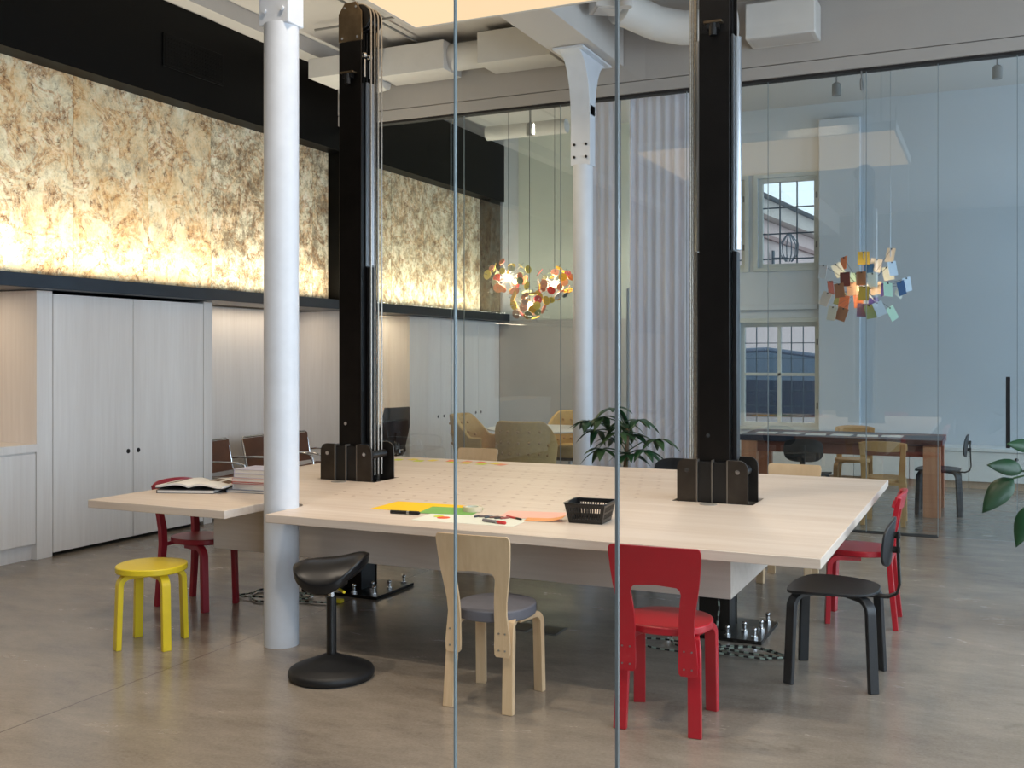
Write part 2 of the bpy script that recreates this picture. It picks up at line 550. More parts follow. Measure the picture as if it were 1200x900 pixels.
# front wall with a tall window at its left end, right wall with shop windows
sbox('wall_front', M['dim'], (-8, -6.2, 0, 4.2, -6.0, ZC))
RW = [(-4.5, 1.5), (3.0, 8.6), (10.6, 13.8)]
o = MB().prism(rect(-6, 0, YB + .3, ZC), 4.0, 4.2, [rect(a, .5, b, 4.1) for a, b in RW], lambda x, y, d: (d, x, y)).build('wall_right', M['white'])
struct(o)
WB = [(-3.79, 2.795, -3.10, 4.01), (-2.92, 2.795, -2.13, 4.01), (-3.165, .645, -2.12, 2.05)]
o = MB().prism(rect(-7.5, 0, 4.0, ZC), YB, YB + .3, [rect(*w) for w in WB], lambda x, y, d: (x, d, y)).build('wall_back', M['whitecool'])
struct(o)
# pale upper plaster and grey lower cladding at the left of the back wall
sbox('trim_1', M['pale'], (-6.5, YB - .03, 2.14, -3.98, YB - .001, ZC))
sbox('trim_2', M['greywall'], (-6.8, YB - .07, 0, -3.98, YB - .001, 2.135), .004)
# shallow pier on the back wall
sbox('trim_3', M['whitecool'], (-2.1, YB - .12, .5, -1.58, YB - .001, 4.72), .01)
sbox('trim_4', M['whitecool'], (-3.98, YB - .05, 2.22, -2.12, YB - .001, 2.29), .006)
# concrete bulkhead over the glass wall, with a joint line
sbox('trim_5', M['greige'], (-6.75, 9.8, 4.325, 4.0, 10.0, ZC))
sbox('trim_6', M['greige'], (-6.75, 9.805, 4.205, 4.0, 10.0, 4.317))
sbox('trim_7', M['seam'], (-6.75, 9.83, 4.18, 4.0, 9.93, 4.206))
# white cornice above the black fascia
sbox('trim_8', M['white'], (-7.5, -6, 4.79, -6.55, 9.8, ZC))
sbox('trim_9', M['blackwall'], (-7.5, -6, 3.935, -6.75, YB - .001, 4.79))
sbox('trim_10', M['ledge'], (-7.2, -6, 2.12, -6.62, YB - .08, 2.227), .004)
sbox('trim_11', M['blackwall'], (-7.5, 9.9, 2.227, -6.78, 10.2, 3.935))
sbox('trim_12', M['blackwall'], (-7.5, 13.78, 2.227, -6.78, YB - .08, 3.935))
sbox('trim_13', M['seam'], (-7.5, -6, 2.227, -7.0, YB - .08, 3.935))   # backing behind the panels
# floor slot of the sliding glass
sbox('trim_14', M['seam'], (-1.5, 9.80, .0005, -.45, 9.94, .004))

# ---------------- backlit stone panels
sm = {0: stone('onyx cream', -.0), 1: stone('onyx rust', .03), 2: stone('onyx grey', -.02, .55)}
edges = [3.76, 4.59, 5.425, 6.26, 7.1, 7.93, 8.765, 9.6, 9.9, None, 10.2, 10.435, 11.27, 12.105, 12.94, 13.78]
kinds = [0, 0, 0, 1, 1, 2, 2, 2, None, None, 2, 2, 2, 2, 2]
place_words = ['nearest the camera, mostly cut by the left photo edge', 'second from the left, cream with pale patches', 'cream and amber, at the left photo edge',
    'cream with a grey top, second whole one from the left', 'most orange of the row, above the cupboard doors', 'brown and white, above the niche, left of the near column',
    'grey brown, partly behind the near white column', 'grey brown, just right of the near column', 'narrow, at the black pier before the glass wall',
    '', 'narrow, first one beyond the glass wall', 'beside the lift post cables', 'second wide one beyond the glass wall', 'third wide one beyond the glass wall', 'last, at the far black pier']
for i in range(len(edges) - 1):
    a, b = edges[i], edges[i + 1]
    if a is None or b is None or i < 1:
        continue
    mb = MB().box(0, .004, 0, .03, b - a - .004, 1.706)
    j = 8 if i == 7 else i
    w = place_words[7] if i == 6 else place_words[6] if i == 5 else place_words[5] if i == 4 else place_words[i]
    o = mb.build('stone_panel', sm[kinds[i]])
    o.location = (-6.98, a, 2.228)
    lab = {1: 'pale', 2: 'cream and amber lit stone panel, leftmost in view above the open niche', 3: 'cream lit stone panel with a grey top, second from the left',
        4: 'most orange lit stone panel, above the closed cupboard doors', 5: 'brown and white lit stone panel, left of the near white column',
        6: 'grey brown lit stone panel partly behind the near white column', 7: 'narrow lit stone panel between near column and black pier',
        10: 'narrow lit stone panel just beyond the glass wall', 11: 'lit stone panel behind the lift post cables, beyond the glass',
        12: 'lit stone panel crossed by the thin glass edge', 13: 'lit stone panel left of the last one, beyond the glass', 14: 'last lit stone panel, beside the far black pier'}[i]
    if i == 1:
        lab = 'pale lit stone panel cut off by the left edge of the photo'
    tag(o, lab, 'wall panel', 'backlit stone panels')

# ---------------- ventilation grille in the black fascia
t = thing('vent_grille', 'black perforated vent grille high in the black fascia', 'vent', (-6.75, 7.07, 4.2))
MB().box(0, 0, 0, .012, .8, .3).build('frame', M['blackwall'], t, .003)
MB().prism(rect(.02, .02, .78, .28), .0121, .0145, [rect(.04 + i * .037, .035 + k * .036, .058 + i * .037, .05 + k * .036) for i in range(20) for k in range(7)], lambda x, y, d: (d, x, y)).build('perforated_plate', M['blackwall'], t, 0, 0)

# ---------------- cupboards along the left wall
def hole_ring(mb, x, y, z):
    mb.cyl((x - .004, y, z), (x + .003, y, z), .02, n=16)
# kitchen niche with base cabinet and counter
t = thing('base_cabinet', 'whitewashed base cabinet in the niche at the left photo edge', 'cabinet', (-6.8, 3.6, 0))
MB().box(-.6, 0, .12, -.022, 2.17, .845).build('body', M['cab'], t, .002)
for a, b in ((.02, .72), (.725, 1.44), (1.445, 2.16)):
    MB().box(-.022, a, .13, 0, b, .835).build('door', M['cab'], t, .002)
MB().box(-.6, 0, 0, -.06, 2.17, .12).build('plinth', M['cab'], t)
o = MB().box(-7.5, 3.6, .847, -6.79, 5.77, .91).build('countertop', M['cab'], None, .003)
tag(o, 'pale counter slab over the base cabinet in the left niche', 'countertop')
# tall cupboard
t = thing('tall_cupboard', 'tall whitewashed cupboard with two closed doors below the black ledge', 'cupboard', (-6.8, 5.77, 0))
MB().box(-.6, 0, 0, 0, .15, 2.115).build('stile', M['cab'], t, .002)
MB().box(-.6, 1.89, 0, 0, 2.01, 2.115).build('stile', M['cab'], t, .002)
MB().box(-.6, .15, .03, -.03, 1.89, 2.09).build('body', M['seam'], t)
for a, b, h in ((.158, 1.0, .945), (1.006, 1.882, 1.062)):
    d = MB().box(-.028, a, .03, 0, b, 2.095).build('door', M['cab'], t, .002)
    mb = MB(); hole_ring(mb, 0, h, .775)
    mb.build('finger_hole', M['seam'], d)
# recessed wood lined niche beyond the cupboard
sbox('trim_15', M['cab'], (-7.5, 7.785, 0, -7.42, 10.0, 2.118))
sbox('trim_16', M['cab'], (-7.5, 10.0, 0, -6.8, 10.12, 2.118), .002)
sbox('trim_17', M['cabwarm'], (-7.5, 10.125, 0, -7.42, 11.47, 2.118))
t = thing('desk', 'built in desk with drawers in the niche behind the glass', 'desk', (-6.85, 10.13, 0))
MB().box(-.56, 0, .72, 0, 1.34, .76).build('desktop', M['cab'], t, .003)
MB().box(-.55, .9, 0, -.03, 1.33, .718).build('pedestal', M['cab'], t, .002)
for z in (.04, .27, .5):
    d = MB().box(-.03, .91, z, -.01, 1.32, z + .215).build('drawer', M['cab'], t, .002)
    mb = MB(); hole_ring(mb, -.01, 1.11, z + .16); mb.build('finger_hole', M['seam'], d)
t = thing('far_cupboard', 'tall whitewashed cupboard with finger holes behind the glass wall', 'cupboard', (-6.8, 11.475, 0))
MB().box(-.6, 0, 0, -.03, 2.65, 2.115).build('body', M['cab'], t)
for k, (a, b) in enumerate(((.0, .83), (.834, 1.4), (1.404, 1.95), (1.954, 2.65))):
    d = MB().box(-.028, a, .03, 0, b, 2.1).build('door', M['cab'], t, .002)
    mb = MB(); hole_ring(mb, 0, (b - .08) if k % 2 == 0 else (a + .08), .78); mb.build('finger_hole', M['seam'], d)

# ---------------- rear bench cabinets
bx = [-3.9, -2.75, -1.6, -.95, -.28, .42, 1.1, 1.8]
desc = ['hidden behind the lift post', 'left of the patchwork table', 'behind the black chair at the patchwork table', 'behind the wooden bar back chair', 'under the right end of the patchwork table', 'below the black door handle', 'behind the potted plant at the right edge']
for i in range(3, 6):
    a, b = bx[i], bx[i + 1]
    t = thing('bench_cabinet', 'low white cabinet along the back wall, ' + desc[i], 'cabinet', (a, 13.6, 0), 0, 'low cabinets along the back wall')
    MB().box(.003, .022, .09, b - a - .003, .59, .45).build('body', M['laminate'], t)
    d = MB().box(.003, 0, .09, b - a - .003, .02, .445).build('door', M['laminate'], t, .002)
    mb = MB()
    mb.M = Matrix.Translation((b - a - .18 if i != 3 else .3, 0, .37)) @ Matrix.Rotation(R(-90), 4, 'Z')
    hole_ring(mb, .001, 0, 0)
    mb.build('finger_hole', M['seam'], d)
    MB().box(.003, .06, 0, b - a - .003, .59, .088).build('plinth', M['cabwarm'], t)
for a, b, dsc in ((-2.75, -1.6, desc[1]), (-1.6, -.95, desc[2])):
    t = thing('bench_cabinet', 'low white cabinet along the back wall, ' + dsc, 'cabinet', (a, 13.6, 0), 0, 'low cabinets along the back wall')
    MB().box(.003, .022, .09, b - a - .003, .59, .45).build('body', M['laminate'], t)
    MB().box(.003, 0, .09, b - a - .003, .02, .445).build('door', M['laminate'], t, .002)
    MB().box(.003, .06, 0, b - a - .003, .59, .088).build('plinth', M['cabwarm'], t)
o = MB().box(-2.75, 13.58, .452, .42, YB - .125, .492).build('bench_slab', M['laminate'], None, .003)
tag(o, 'long pale bench slab over the low cabinets at the back wall', 'bench')

# ---------------- windows of the back wall
def back_window(n, w, cols, rows, muntin, mm, casement):
    x0, z0, x1, z1 = w
    fw = .055
    o = MB().prism(rect(x0, z0, x1, z1), YB + .04, YB + .12, [rect(x0 + fw, z0 + fw, x1 - fw, z1 - fw)], lambda x, y, d: (x, d, y)).build('window_%d' % n, M['frame'], None, .004)
    struct(o)
    MB().box(x0 + fw - .01, YB + .075, z0 + fw - .01, x1 - fw + .01, YB + .081, z1 - fw + .01).build('pane', M['wglass'], o)
    ix0, ix1, iz0, iz1 = x0 + fw, x1 - fw, z0 + fw, z1 - fw
    mb = MB()
    for i in range(1, cols):
        x = ix0 + (ix1 - ix0) * i / cols
        mb.box(x - muntin / 2, YB + .062, iz0, x + muntin / 2, YB + .095, iz1)
    zs = rows
    for q in zs:
        z = iz0 + (iz1 - iz0) * q
        mb.box(ix0, YB + .062, z - muntin / 2, ix1, YB + .095, z + muntin / 2)
    mb.build('glazing_bars', mm, o)
    if casement:
        xm = (x0 + x1) / 2
        MB().box(xm - .022, YB + .03, iz0, xm + .022, YB + .1, iz1).box(ix0, YB + .03, (iz0 + iz1) / 2 - .02, ix1, YB + .1, (iz0 + iz1) / 2 + .02).build('mullion', M['frame'], o, .003)
    # outer architrave and sill
    MB().prism(rect(x0 - .06, z0 - .05, x1 + .06, z1 + .06), YB - .025, YB, [rect(x0, z0, x1, z1)], lambda x, y, d: (x, d, y)).build('architrave', M['frame'], o, .004)
    MB().cyl((x1 - .02, YB + .02, z0 + .25), (x1 - .02, YB + .02, z0 + .33), .012, n=8).cyl((x1 - .02, YB + .02, z1 - .3), (x1 - .02, YB + .02, z1 - .22), .012, n=8).build('hinge', M['conduit'], o)
    return o
back_window(1, WB[0], 3, (.06, .37, .69), .016, M['framedk'], False)
back_window(2, WB[1], 3, (.06, .37, .69), .016, M['framedk'], False)
back_window(3, WB[2], 6, (.17, .33, .67, .83), .01, M['framedk'], True)
# daylight windows of the right and front wall: frames and panes
for k, (a, b) in enumerate(RW):
    o = MB().prism(rect(a, .5, b, 4.1), 4.05, 4.13, [rect(a + .08 + (b - a - .08) * i / 3, .58, a + (b - a - .08) * (i + 1) / 3, 4.02) for i in range(3)], lambda x, y, d: (d, x, y)).build('window_%d' % (4 + k), M['frame'])
    struct(o)
    MB().box(4.08, a + .07, .57, 4.088, b - .07, 4.03).build('pane', M['wglass'], o)

# ---------------- rear glass wall
jx = [-6.74, -5.33, -5.17, -4.05, -3.44, -2.72, -1.935, -1.053, -.451, .179, 1.2, 2.5, 3.98]
for i in range(len(jx) - 1):
    a, b = jx[i] + .003, jx[i + 1] - .003
    nm = 'door_1' if i == 8 else 'window_%d' % (8 + i)
    o = struct(MB().box(a, YG - .006, .004, b, YG + .006, 4.182).build(nm, M['bglass'], None, 0, 0))
    MB().box(b, YG - .006, .004, b + .006, YG + .006, 4.182).build('glass_joint', M['gedge'] if i not in (4,) else M['alu'], o)
    if i == 8:
        MB().box(.09, YG - .06, .81, .125, YG - .035, 1.42).cyl((.107, YG - .035, .9), (.107, YG - .006, .9), .008, n=8).cyl((.107, YG - .035, 1.33), (.107, YG - .006, 1.33), .008, n=8).build('handle', M['steeldark'], o, .004)
    if i == 4:
        MB().box(a + .03, YG + .2, 0, a + .05, YG + .24, 2.29).build('jamb', M['conduit'], o, .004)
    if i == 3:
        MB().box(b - .02, YG + .01, 0, b + .03, YG + .06, 4.18).build('door_frame', M['alu'], o, .004)

# ---------------- front glass partition (frameless panes near the camera)
GY = 2.3
fx = [-1.228, -.8, 2.6]
for i in range(2):
    a, b = fx[i] + (.0 if i == 0 else .004), fx[i + 1] - .004
    o = struct(MB().box(a, GY - .005, .003, b, GY + .005, ZC - .01).build('window_%d' % (21 + i), M['fglass'], None, 0, 0))
    if i == 0:
        MB().box(a - .004, GY - .005, .003, a, GY + .005, ZC - .01).build('glass_edge', M['gedge'], o)
        MB().box(b, GY - .006, .003, b + .007, GY + .006, ZC - .01).build('glass_joint', M['gedge2'], o)

# ---------------- white steel columns
def column(x, y, label, full):
    t = thing('column', label, 'column', (x, y, 0))
    MB().cyl((0, 0, 0), (0, 0, 3.43), .096, n=40).build('shaft', M['pwhite'], t)
    MB().box(-.1, -.07, 3.42, .1, .07, 4.0).build('cap_plate', M['pwhite'], t, .006)
    for z in (3.5, 3.62):
        for dx in (-.06, .06):
            MB().cyl((dx, -.07, z), (dx, -.082, z), .013, n=10).build('bolt', M['pwhite'] if full else M['seam'], t)
    # flared bracket along the beam
    prof = [(-.07, 3.9), (.07, 3.9)] + [(.07 + .3 * (1 - cos(a)), 3.9 + .55 * sin(a)) for a in [R(q) for q in range(15, 91, 15)]]
    prof += [(-.07 - .3 * (1 - cos(a)), 3.9 + .55 * sin(a)) for a in [R(q) for q in range(90, 14, -15)]]
    MB().prism(prof, -.1, .1, (), lambda x, y, d: (d, x, y)).build('bracket', M['pwhite'], t, .004)
    MB().box(-.15, -.4, 4.45, .15, .4, 4.47).build('bearing_plate', M['pwhite'], t)
    return t
column(-3.585, 4.66, 'round white steel column rising through the notch in the long table', True)
column(-3.585, 9.30, 'white steel column with bolted cap standing before the rear glass wall', False)
sbox('trim_17_beam'.replace('_beam', ''), M['white'], (-3.80, -6, 4.475, -3.34, 9.8, ZC), .006) if False else None
o = MB().box(-3.80, -5.9, 4.475, -3.34, 9.79, ZC - .001).build('trim_18', M['white'], None, .006)
struct(o)

# ---------------- luminous ceiling panel
t = thing('ceiling_light', 'large glowing rectangular ceiling panel hanging above the long table', 'ceiling light', (-2.6, 5.93, 4.2))
MB().box(-1.55, -1.17, .0, 1.55, 1.17, .05).build('diffuser', M['glow'], t)
MB().prism(rect(-1.58, -1.2, 1.58, 1.2), -.004, .1, [rect(-1.55, -1.17, 1.55, 1.17)]).build('frame', M['duct'], t, .003)
mb = MB().box(-1.55, -1.17, .07, 1.55, 1.17, .1)
mb.build('housing', M['duct'], t)
for dx in (-1.4, 1.4):
    for dy in (-1.0, 1.0):
        MB().cyl((dx, dy, .1), (dx, dy, ZC - 4.2), .006, n=6).build('hanger_rod', M['conduit'], t)

# ---------------- ducts, boxes and conduits
def duct(label, parts, cat='duct', name='ventilation_duct'):
    t = thing(name, label, cat)
    for nm, mb in parts:
        mb.build(nm, M['duct'], t, .004)
    return t
mb1 = MB().box(-5.95, 9.35, 4.56, -5.14, 9.75, 4.86)
mb2 = MB().cyl((-5.14, 9.55, 4.72), (-4.75, 9.55, 4.72), .14, n=24)
mb3 = MB().box(-4.75, 9.35, 4.56, -3.95, 9.78, 4.88)
duct('white box shaped ventilation duct left of the far column under the ceiling', [('box', mb1), ('pipe', mb2), ('box', mb3)])
pts = [(-3.06, 8.84, 4.74), (-2.98, 8.98, 4.72), (-2.82, 9.18, 4.66), (-2.6, 9.3, 4.62), (-2.35, 9.33, 4.61), (-2.12, 9.33, 4.61)]
duct('bent round white ventilation duct right of the far column', [('pipe', MB().tube(pts, .155, 24)), ('collar', MB().cyl((-2.37, 9.33, 4.61), (-2.31, 9.33, 4.61), .165, n=24))])
t = thing('air_diffuser', 'tilted square air diffuser box at the start of the bent duct', 'air diffuser', (-3.1, 8.62, 4.66), R(35))
MB().box(-.13, -.13, -.02, .13, .13, .2).build('housing', M['duct'], t, .008)
MB().box(-.1, -.1, -.028, .1, .1, -.021).build('grille', M['white'], t)
duct('small white duct box under the cornice beside the near lift post', [('box', MB().box(-6.5, 8.9, 4.5, -5.96, 9.4, 4.7)), ('pipe', MB().cyl((-6.5, 9.55, 4.5), (-5.96, 9.55, 4.58), .11, n=20))])
t = thing('ventilation_unit', 'white box shaped air unit on the bulkhead right of the far lift post', 'air unit', (-1.75, 9.62, 4.48))
MB().box(-.31, -.17, 0, .31, .17, .33).build('housing', M['duct'], t, .012)
MB().box(-.27, -.172, -.004, .27, .1, .0).build('grille', M['white'], t)
for k, (p0, p1, lab) in enumerate((((-6.2, 8.6, 4.88), (-2.0, 8.6, 4.88), 'thin conduit under the ceiling left of the far column'), ((-2.9, 8.9, 4.86), (3.5, 9.7, 4.86), 'thin conduit along the bulkhead top at the right'), ((-5.5, 2.0, 4.9), (-5.5, 9.5, 4.9), 'thin conduit running over the near lift post'))):
    o = MB().cyl(p0, p1, .012, n=8).build('conduit', M['conduit'])
    tag(o, lab, 'conduit')
def spot(loc, label, mat='white', tilt=0.0, s=1.0, drop=.2):
    t = thing('spotlight', label, 'spotlight', loc)
    MB().lathe([(.05 * s, 0), (.052 * s, .02 * s), (.05 * s, .13 * s), (.03 * s, .15 * s)], n=20).build('housing', M[mat], t)
    MB().cyl((0, 0, .004), (0, 0, .012), .042 * s, n=20).build('lens', M['lamp'], t)
    MB().cyl((0, 0, .14 * s), (0, 0, .14 * s + drop), .01, n=8).build('stem', M['conduit'], t)
    MB().box(-.09 * s, -.02, .14 * s + drop, .09 * s, .02, .14 * s + drop + .03).build('track_adapter', M['conduit'], t)
    return t
spot((-2.87, 8.48, 4.6), 'round white spotlight under the ceiling right of the far column', drop=.17)
spot((-5.07, 11.4, 4.26), 'small spotlight over the disc pendants behind the glass', 'conduit', drop=.5)
spot((-1.66, 12.47, 4.62), 'grey spotlight under the rear ceiling above the note chandelier', 'conduit', drop=.15)
spot((.03, 12.7, 4.68), 'grey spotlight under the rear ceiling near the right photo edge', 'conduit', drop=.1)
duct('grey duct behind the glass above the disc pendants', [('pipe', MB().cyl((-5.9, 11.9, 4.45), (-4.8, 11.9, 4.45), .09, n=20))])
t = thing('hook_ring', 'small dark ring hanging at the top of the rear glass', 'ring', (-1.09, 9.83, 4.06))
MB().tube([(0, .05 * cos(a) , .05 * sin(a)) for a in [2 * pi * i / 20 for i in range(20)]], .009, 8, closed=True).build('ring', M['conduit'], t)
MB().cyl((0, 0, .05), (0, 0, .12), .006, n=8).build('hook', M['conduit'], t)

# ---------------- curtains behind the glass
def curtain(x0, x1, label, ph):
    n = int((x1 - x0) / .012)
    amp = .045
    f = lambda u, v: (x0 + (x1 - x0) * u, 10.3 + .8 * amp * (1 + .25 * sin(7 * u + ph)) * sin((x1 - x0) * u * 66 + ph + 1.7 * sin((x1 - x0) * u * 5)) * (.75 + .25 * (1 - v)), .03 + 4.4 * v)
    o = MB().sheet(f, n, 6).build('curtain', M['curtain'], None, 0, 80)
    tag(o, label, 'curtain')
curtain(-4.0, -3.56, 'narrow sheer curtain panel between far column and glass door frame', .4)
curtain(-3.46, -2.72, 'wide sheer lilac white curtain behind the glass, left of the far post', 2.0)
o = MB().box(-3.5, 10.15, 4.44, -2.6, 10.45, 4.47).box(-4.05, 10.15, 4.44, -3.5, 10.45, 4.47).build('curtain_rail', M['conduit'])
tag(o, 'grey ceiling rail carrying the sheer curtains', 'curtain rail')
sbox('trim_19', M['white'], (-4.1, 10.12, 4.475, -2.6, 10.48, ZC - .001))
# ================================================================ LONG TABLE AND LIFT POSTS
TX, TY, TZ = -2.715, 5.94, .76
PX = (-3.965, -1.465)
PY = 6.0
t = thing('table', 'huge whitewashed wooden table with boxed apron, held between two lift posts', 'table', (TX, TY, 0))
x0, x1, y0, y1 = -2.075, 2.065, -1.52, 1.49
nx0, nx1, ny = -1.065, -.79, .42
notch = [(nx1, y0)] + [(nx1, y0 + ny - .137)] + arc(((nx0 + nx1) / 2, y0 + ny - .1375), .1375, 0, pi, 10)[1:] + [(nx0, y0)]
outer = [(x0, y0)] + [(nx0, y0)] + notch[::-1][1:] + [(x1, y0), (x1, y1), (x0, y1)]
holes = [rect(px - TX - .235, PY - TY - .165, px - TX + .235, PY - TY + .165) for px in PX]
MB().prism(outer, TZ - .045, TZ, holes).build('tabletop', M['table'], t, .003)
ax0, ax1, ay0, ay1, az0, az1 = -1.575, 1.575, -1.02, 1.0, .435, TZ - .0455
MB().box(ax0, ay0, az0, ax1, ay0 + .04, az1).build('apron', M['tableside'], t, .002)
MB().box(ax0, ay1 - .04, az0, ax1, ay1, az1).build('apron', M['tableside'], t, .002)
MB().box(ax0, ay0 + .0405, az0, ax0 + .04, ay1 - .0405, az1).build('apron', M['tableside'], t, .002)
MB().box(ax1 - .04, ay0 + .0405, az0, ax1, ay1 - .0405, az1).build('apron', M['tableside'], t, .002)
for px in PX:
    MB().cyl((px - TX + .0, PY - TY - .235, TZ - .001), (px - TX, PY - TY - .235, TZ + .003), .05, n=28).build('cable_grommet', M['grommet'], t)

def lift_post(px, inner, label):
    s = inner
    t = thing('lift_post', label, 'lift post', (px, PY, 0))
    w, d = .089, .1
    # column: two face plates and a core
    MB().box(-w, -d, .02, w, -d + .012, 3.735).box(-w, d - .012, .02, w, d, 3.735).build('face_plate', M['steel'], t, .002)
    MB().box(-w + .006, -d + .0125, .02, w - .006, d - .0125, 3.45).build('core', M['steeldark'], t)
    ch = [(-w - .004, 3.737), (w + .004, 3.737), (w + .004, 3.93), (w - .045, 4.0), (-w + .045, 4.0), (-w - .004, 3.93)]
    for q in (-d, d - .014):
        h = MB().prism(ch, q, q + .014, (), lambda x, y, dd: (x, dd, y)).build('head_plate', M['headplate'], t, .002)
        for bx_, bz in ((-.04, 3.965), (.05, 3.965), (-.06, 3.76), (.06, 3.76)):
            y_ = q - .006 if q < 0 else q + .014
            MB().cyl((bx_, y_, bz), (bx_, y_ + .006, bz), .009, n=10).build('bolt', M['chrome'], h)
    MB().box(-.05, -d - .05, 3.51, .055, -d - .0005, 3.522).build('sensor_bracket', M['headplate'], t, .002)
    MB().cyl((.0, -d - .028, 3.44), (.0, -d - .028, 3.509), .022, n=16).box(-.035, -d - .04, 3.48, .035, -d - .001, 3.509).build('sensor', M['steeldark'], t)
    # head: pulleys and belts between the plates
    mb = MB()
    for k in range(4):
        yy = -.066 + .044 * k
        mb.cyl((s * .06, yy - .012, 3.9), (s * .06, yy + .012, 3.9), .082, n=28)
    mb.build('pulley', M['steeldark'], t)
    mb = MB().box(-w + .01, -d + .015, 3.46, w - .02, -d + .04, 3.95)
    mb.box(-w + .01, d - .04, 3.46, w - .02, d - .015, 3.95)
    for k in range(3):
        mb.box(s * .03 - .02, -.05 + .04 * k, 3.46, s * .03 + .02, -.04 + .04 * k, 3.86)
    mb.build('belt_guide', M['steeldark'], t)
    for k in range(2):
        MB().cyl((s * .075, -.04 + .07 * k, 3.50), (s * .075, -.04 + .07 * k, 3.62), .012, n=10).ball((s * .075, -.04 + .07 * k, 3.65), .02).build('turnbuckle', M['chrome'], t)
    for k in range(4):
        yy = -.066 + .044 * k
        pts = [(s * .147, yy, .79), (s * .147, yy, 2.3), (s * .147, yy, 3.9)]
        pts += [(s * (.06 + .087 * cos(a)), yy, 3.9 + .087 * sin(a)) for a in [R(q) for q in range(20, 161, 20)]]
        pts += [(s * -.027, yy, 3.86), (s * -.027, yy, 3.7)]
        MB().tube(pts, .0062, 8).build('cable', M['cable'], t)
    for q in (-1, 1):
        MB().tube([(q * .106, 0, 2.215), (q * .106, 0, 3.45)], .03, 16).box(q * .09 if q > 0 else -.1, -.05, 2.21, .1 if q > 0 else q * .09, .05, 3.46).build('rail_cover', M['alu'], t)
        MB().box(q * .0895 if q > 0 else -.117, -.035, 1.0, .117 if q > 0 else -.0895, .045, 2.205).build('rail', M['steeldark'], t, .004)
    for z in (1.14,):
        MB().cyl((-.035, -d - .004, z), (-.035, -d, z), .012, n=14).build('bolt', M['chrome'], t)
    # collar with rounded wing plates clamping the table
    def wing(xa, xb, y_, r_out):
        return MB().prism(rrect(xa, .735, xb, 1.005, .05), y_, y_ + .012, (), lambda x, y, dd: (x, dd, y))
    for q, (xa, xb) in enumerate(((-.205, -.09), (.09, .205))):
        for y_ in (-.152, .125):
            lo, hi = xa, xb
            pr = ([(lo + .05, 1.005)] + [(lo + .05 - .05 * sin(a), .955 + .05 * cos(a)) for a in [R(v) for v in range(15, 91, 15)]] + [(lo, .74), (hi, .74), (hi, 1.005)]) if xa < 0 else \
                 ([(lo, 1.005), (lo, .74), (hi, .74)] + [(hi - .05 + .05 * cos(a), .955 + .05 * sin(a)) for a in [R(v) for v in range(0, 91, 15)]])
            wg = MB().prism(pr, y_, y_ + .014, (), lambda x, y, dd: (x, dd, y)).build('wing_plate', M['wing'], t, .002)
            mb = MB()
            xc = (lo + hi) / 2
            yo = y_ - .005 if y_ < 0 else y_ + .014
            mb.cyl((xc, yo, .94), (xc, yo + .005, .94), .013, n=14)
            mb.build('bolt', M['chrome'], wg)
    for fx_ in (-.088, 0, .088):
        MB().box(fx_ - .003, -.155, .74, fx_ + .003, -.102, 1.003).build('fin', M['finedge'], t)
        MB().box(fx_ - .005, .102, .74, fx_ + .005, .139, 1.0).build('fin', M['finedge'], t)
    MB().box(-.085, -.14, .75, .085, -.104, .99).build('back_plate', M['steeldark'], t)
    for q in (-1, 1):
        for xx in ((.128, .15, .172) if q < 0 else (.128, .15, .172)):
            MB().cyl((q * xx, -.09, .93), (q * xx, .09, .93), .028, n=16).build('roller', M['steeldark'], t) if xx == .15 else None
    # foot plate
    MB().box(-.3, -.24, 0, .3, .24, .02).build('foot_plate', M['steel'], t, .003)
    for bx_, by in [(-.25, -.19), (-.1, -.2), (.1, -.2), (.25, -.19), (-.25, .19), (.25, .19), (.25, 0), (-.25, 0), (.17, -.08), (-.17, -.08)]:
        MB().cyl((bx_, by, .02), (bx_, by, .034), .02, n=6).cyl((bx_, by, .034), (bx_, by, .07), .01, n=10).ball((bx_, by, .07), .014, 8).build('anchor_bolt', M['chrome'], t)
lift_post(PX[0], 1, 'black steel lift post through the left part of the table, reflection tinted head in view')
lift_post(PX[1], -1, 'black steel lift post through the right part of the table, its top cut off')

# striped cords and leads on the floor at the post feet
def cord(seed, c, label, pts0, group):
    rr = random.Random(seed)
    pts = [Vector(p) for p in pts0]
    # smooth
    def cr(p0, p1, p2, p3, u):
        return .5 * ((2 * p1) + (p2 - p0) * u + (2 * p0 - 5 * p1 + 4 * p2 - p3) * u * u + (3 * p1 - p0 - 3 * p2 + p3) * u ** 3)
    out = []
    for i in range(len(pts) - 1):
        p0, p1, p2, p3 = pts[max(i - 1, 0)], pts[i], pts[i + 1], pts[min(i + 2, len(pts) - 1)]
        n = max(2, int((p2 - p1).length / .022))
        for k in range(n):
            out.append(cr(p0, p1, p2, p3, k / n))
    out.append(pts[-1])
    out = [Vector((p.x, p.y, max(p.z, .009))) for p in out]
    o = MB().tube(out, .0055, 6, stripes=1).build('cord', [M['steeldark'], M['cordlight']])
    tag(o, label, 'cord', group)
bx_, by = PX[1], PY
def loops(cx, cy, n, r, seed):
    rr = random.Random(seed)
    L = []
    for i in range(n * 8):
        a = 2 * pi * i / 8
        q = r * (1 + .35 * rr.uniform(-1, 1))
        L.append((cx + q * 1.5 * cos(a), cy + q * .8 * sin(a), .01 + .004 * (i % 3)))
    return L
cord(1, None, 'striped cord hanging from the apron and coiled before the right post foot', [(bx_ - .02, by - .32, .5), (bx_ - .1, by - .38, .25), (bx_ - .16, by - .42, .02)] + loops(bx_ - .2, by - .5, 1, .13, 3), 'striped cords on the floor')
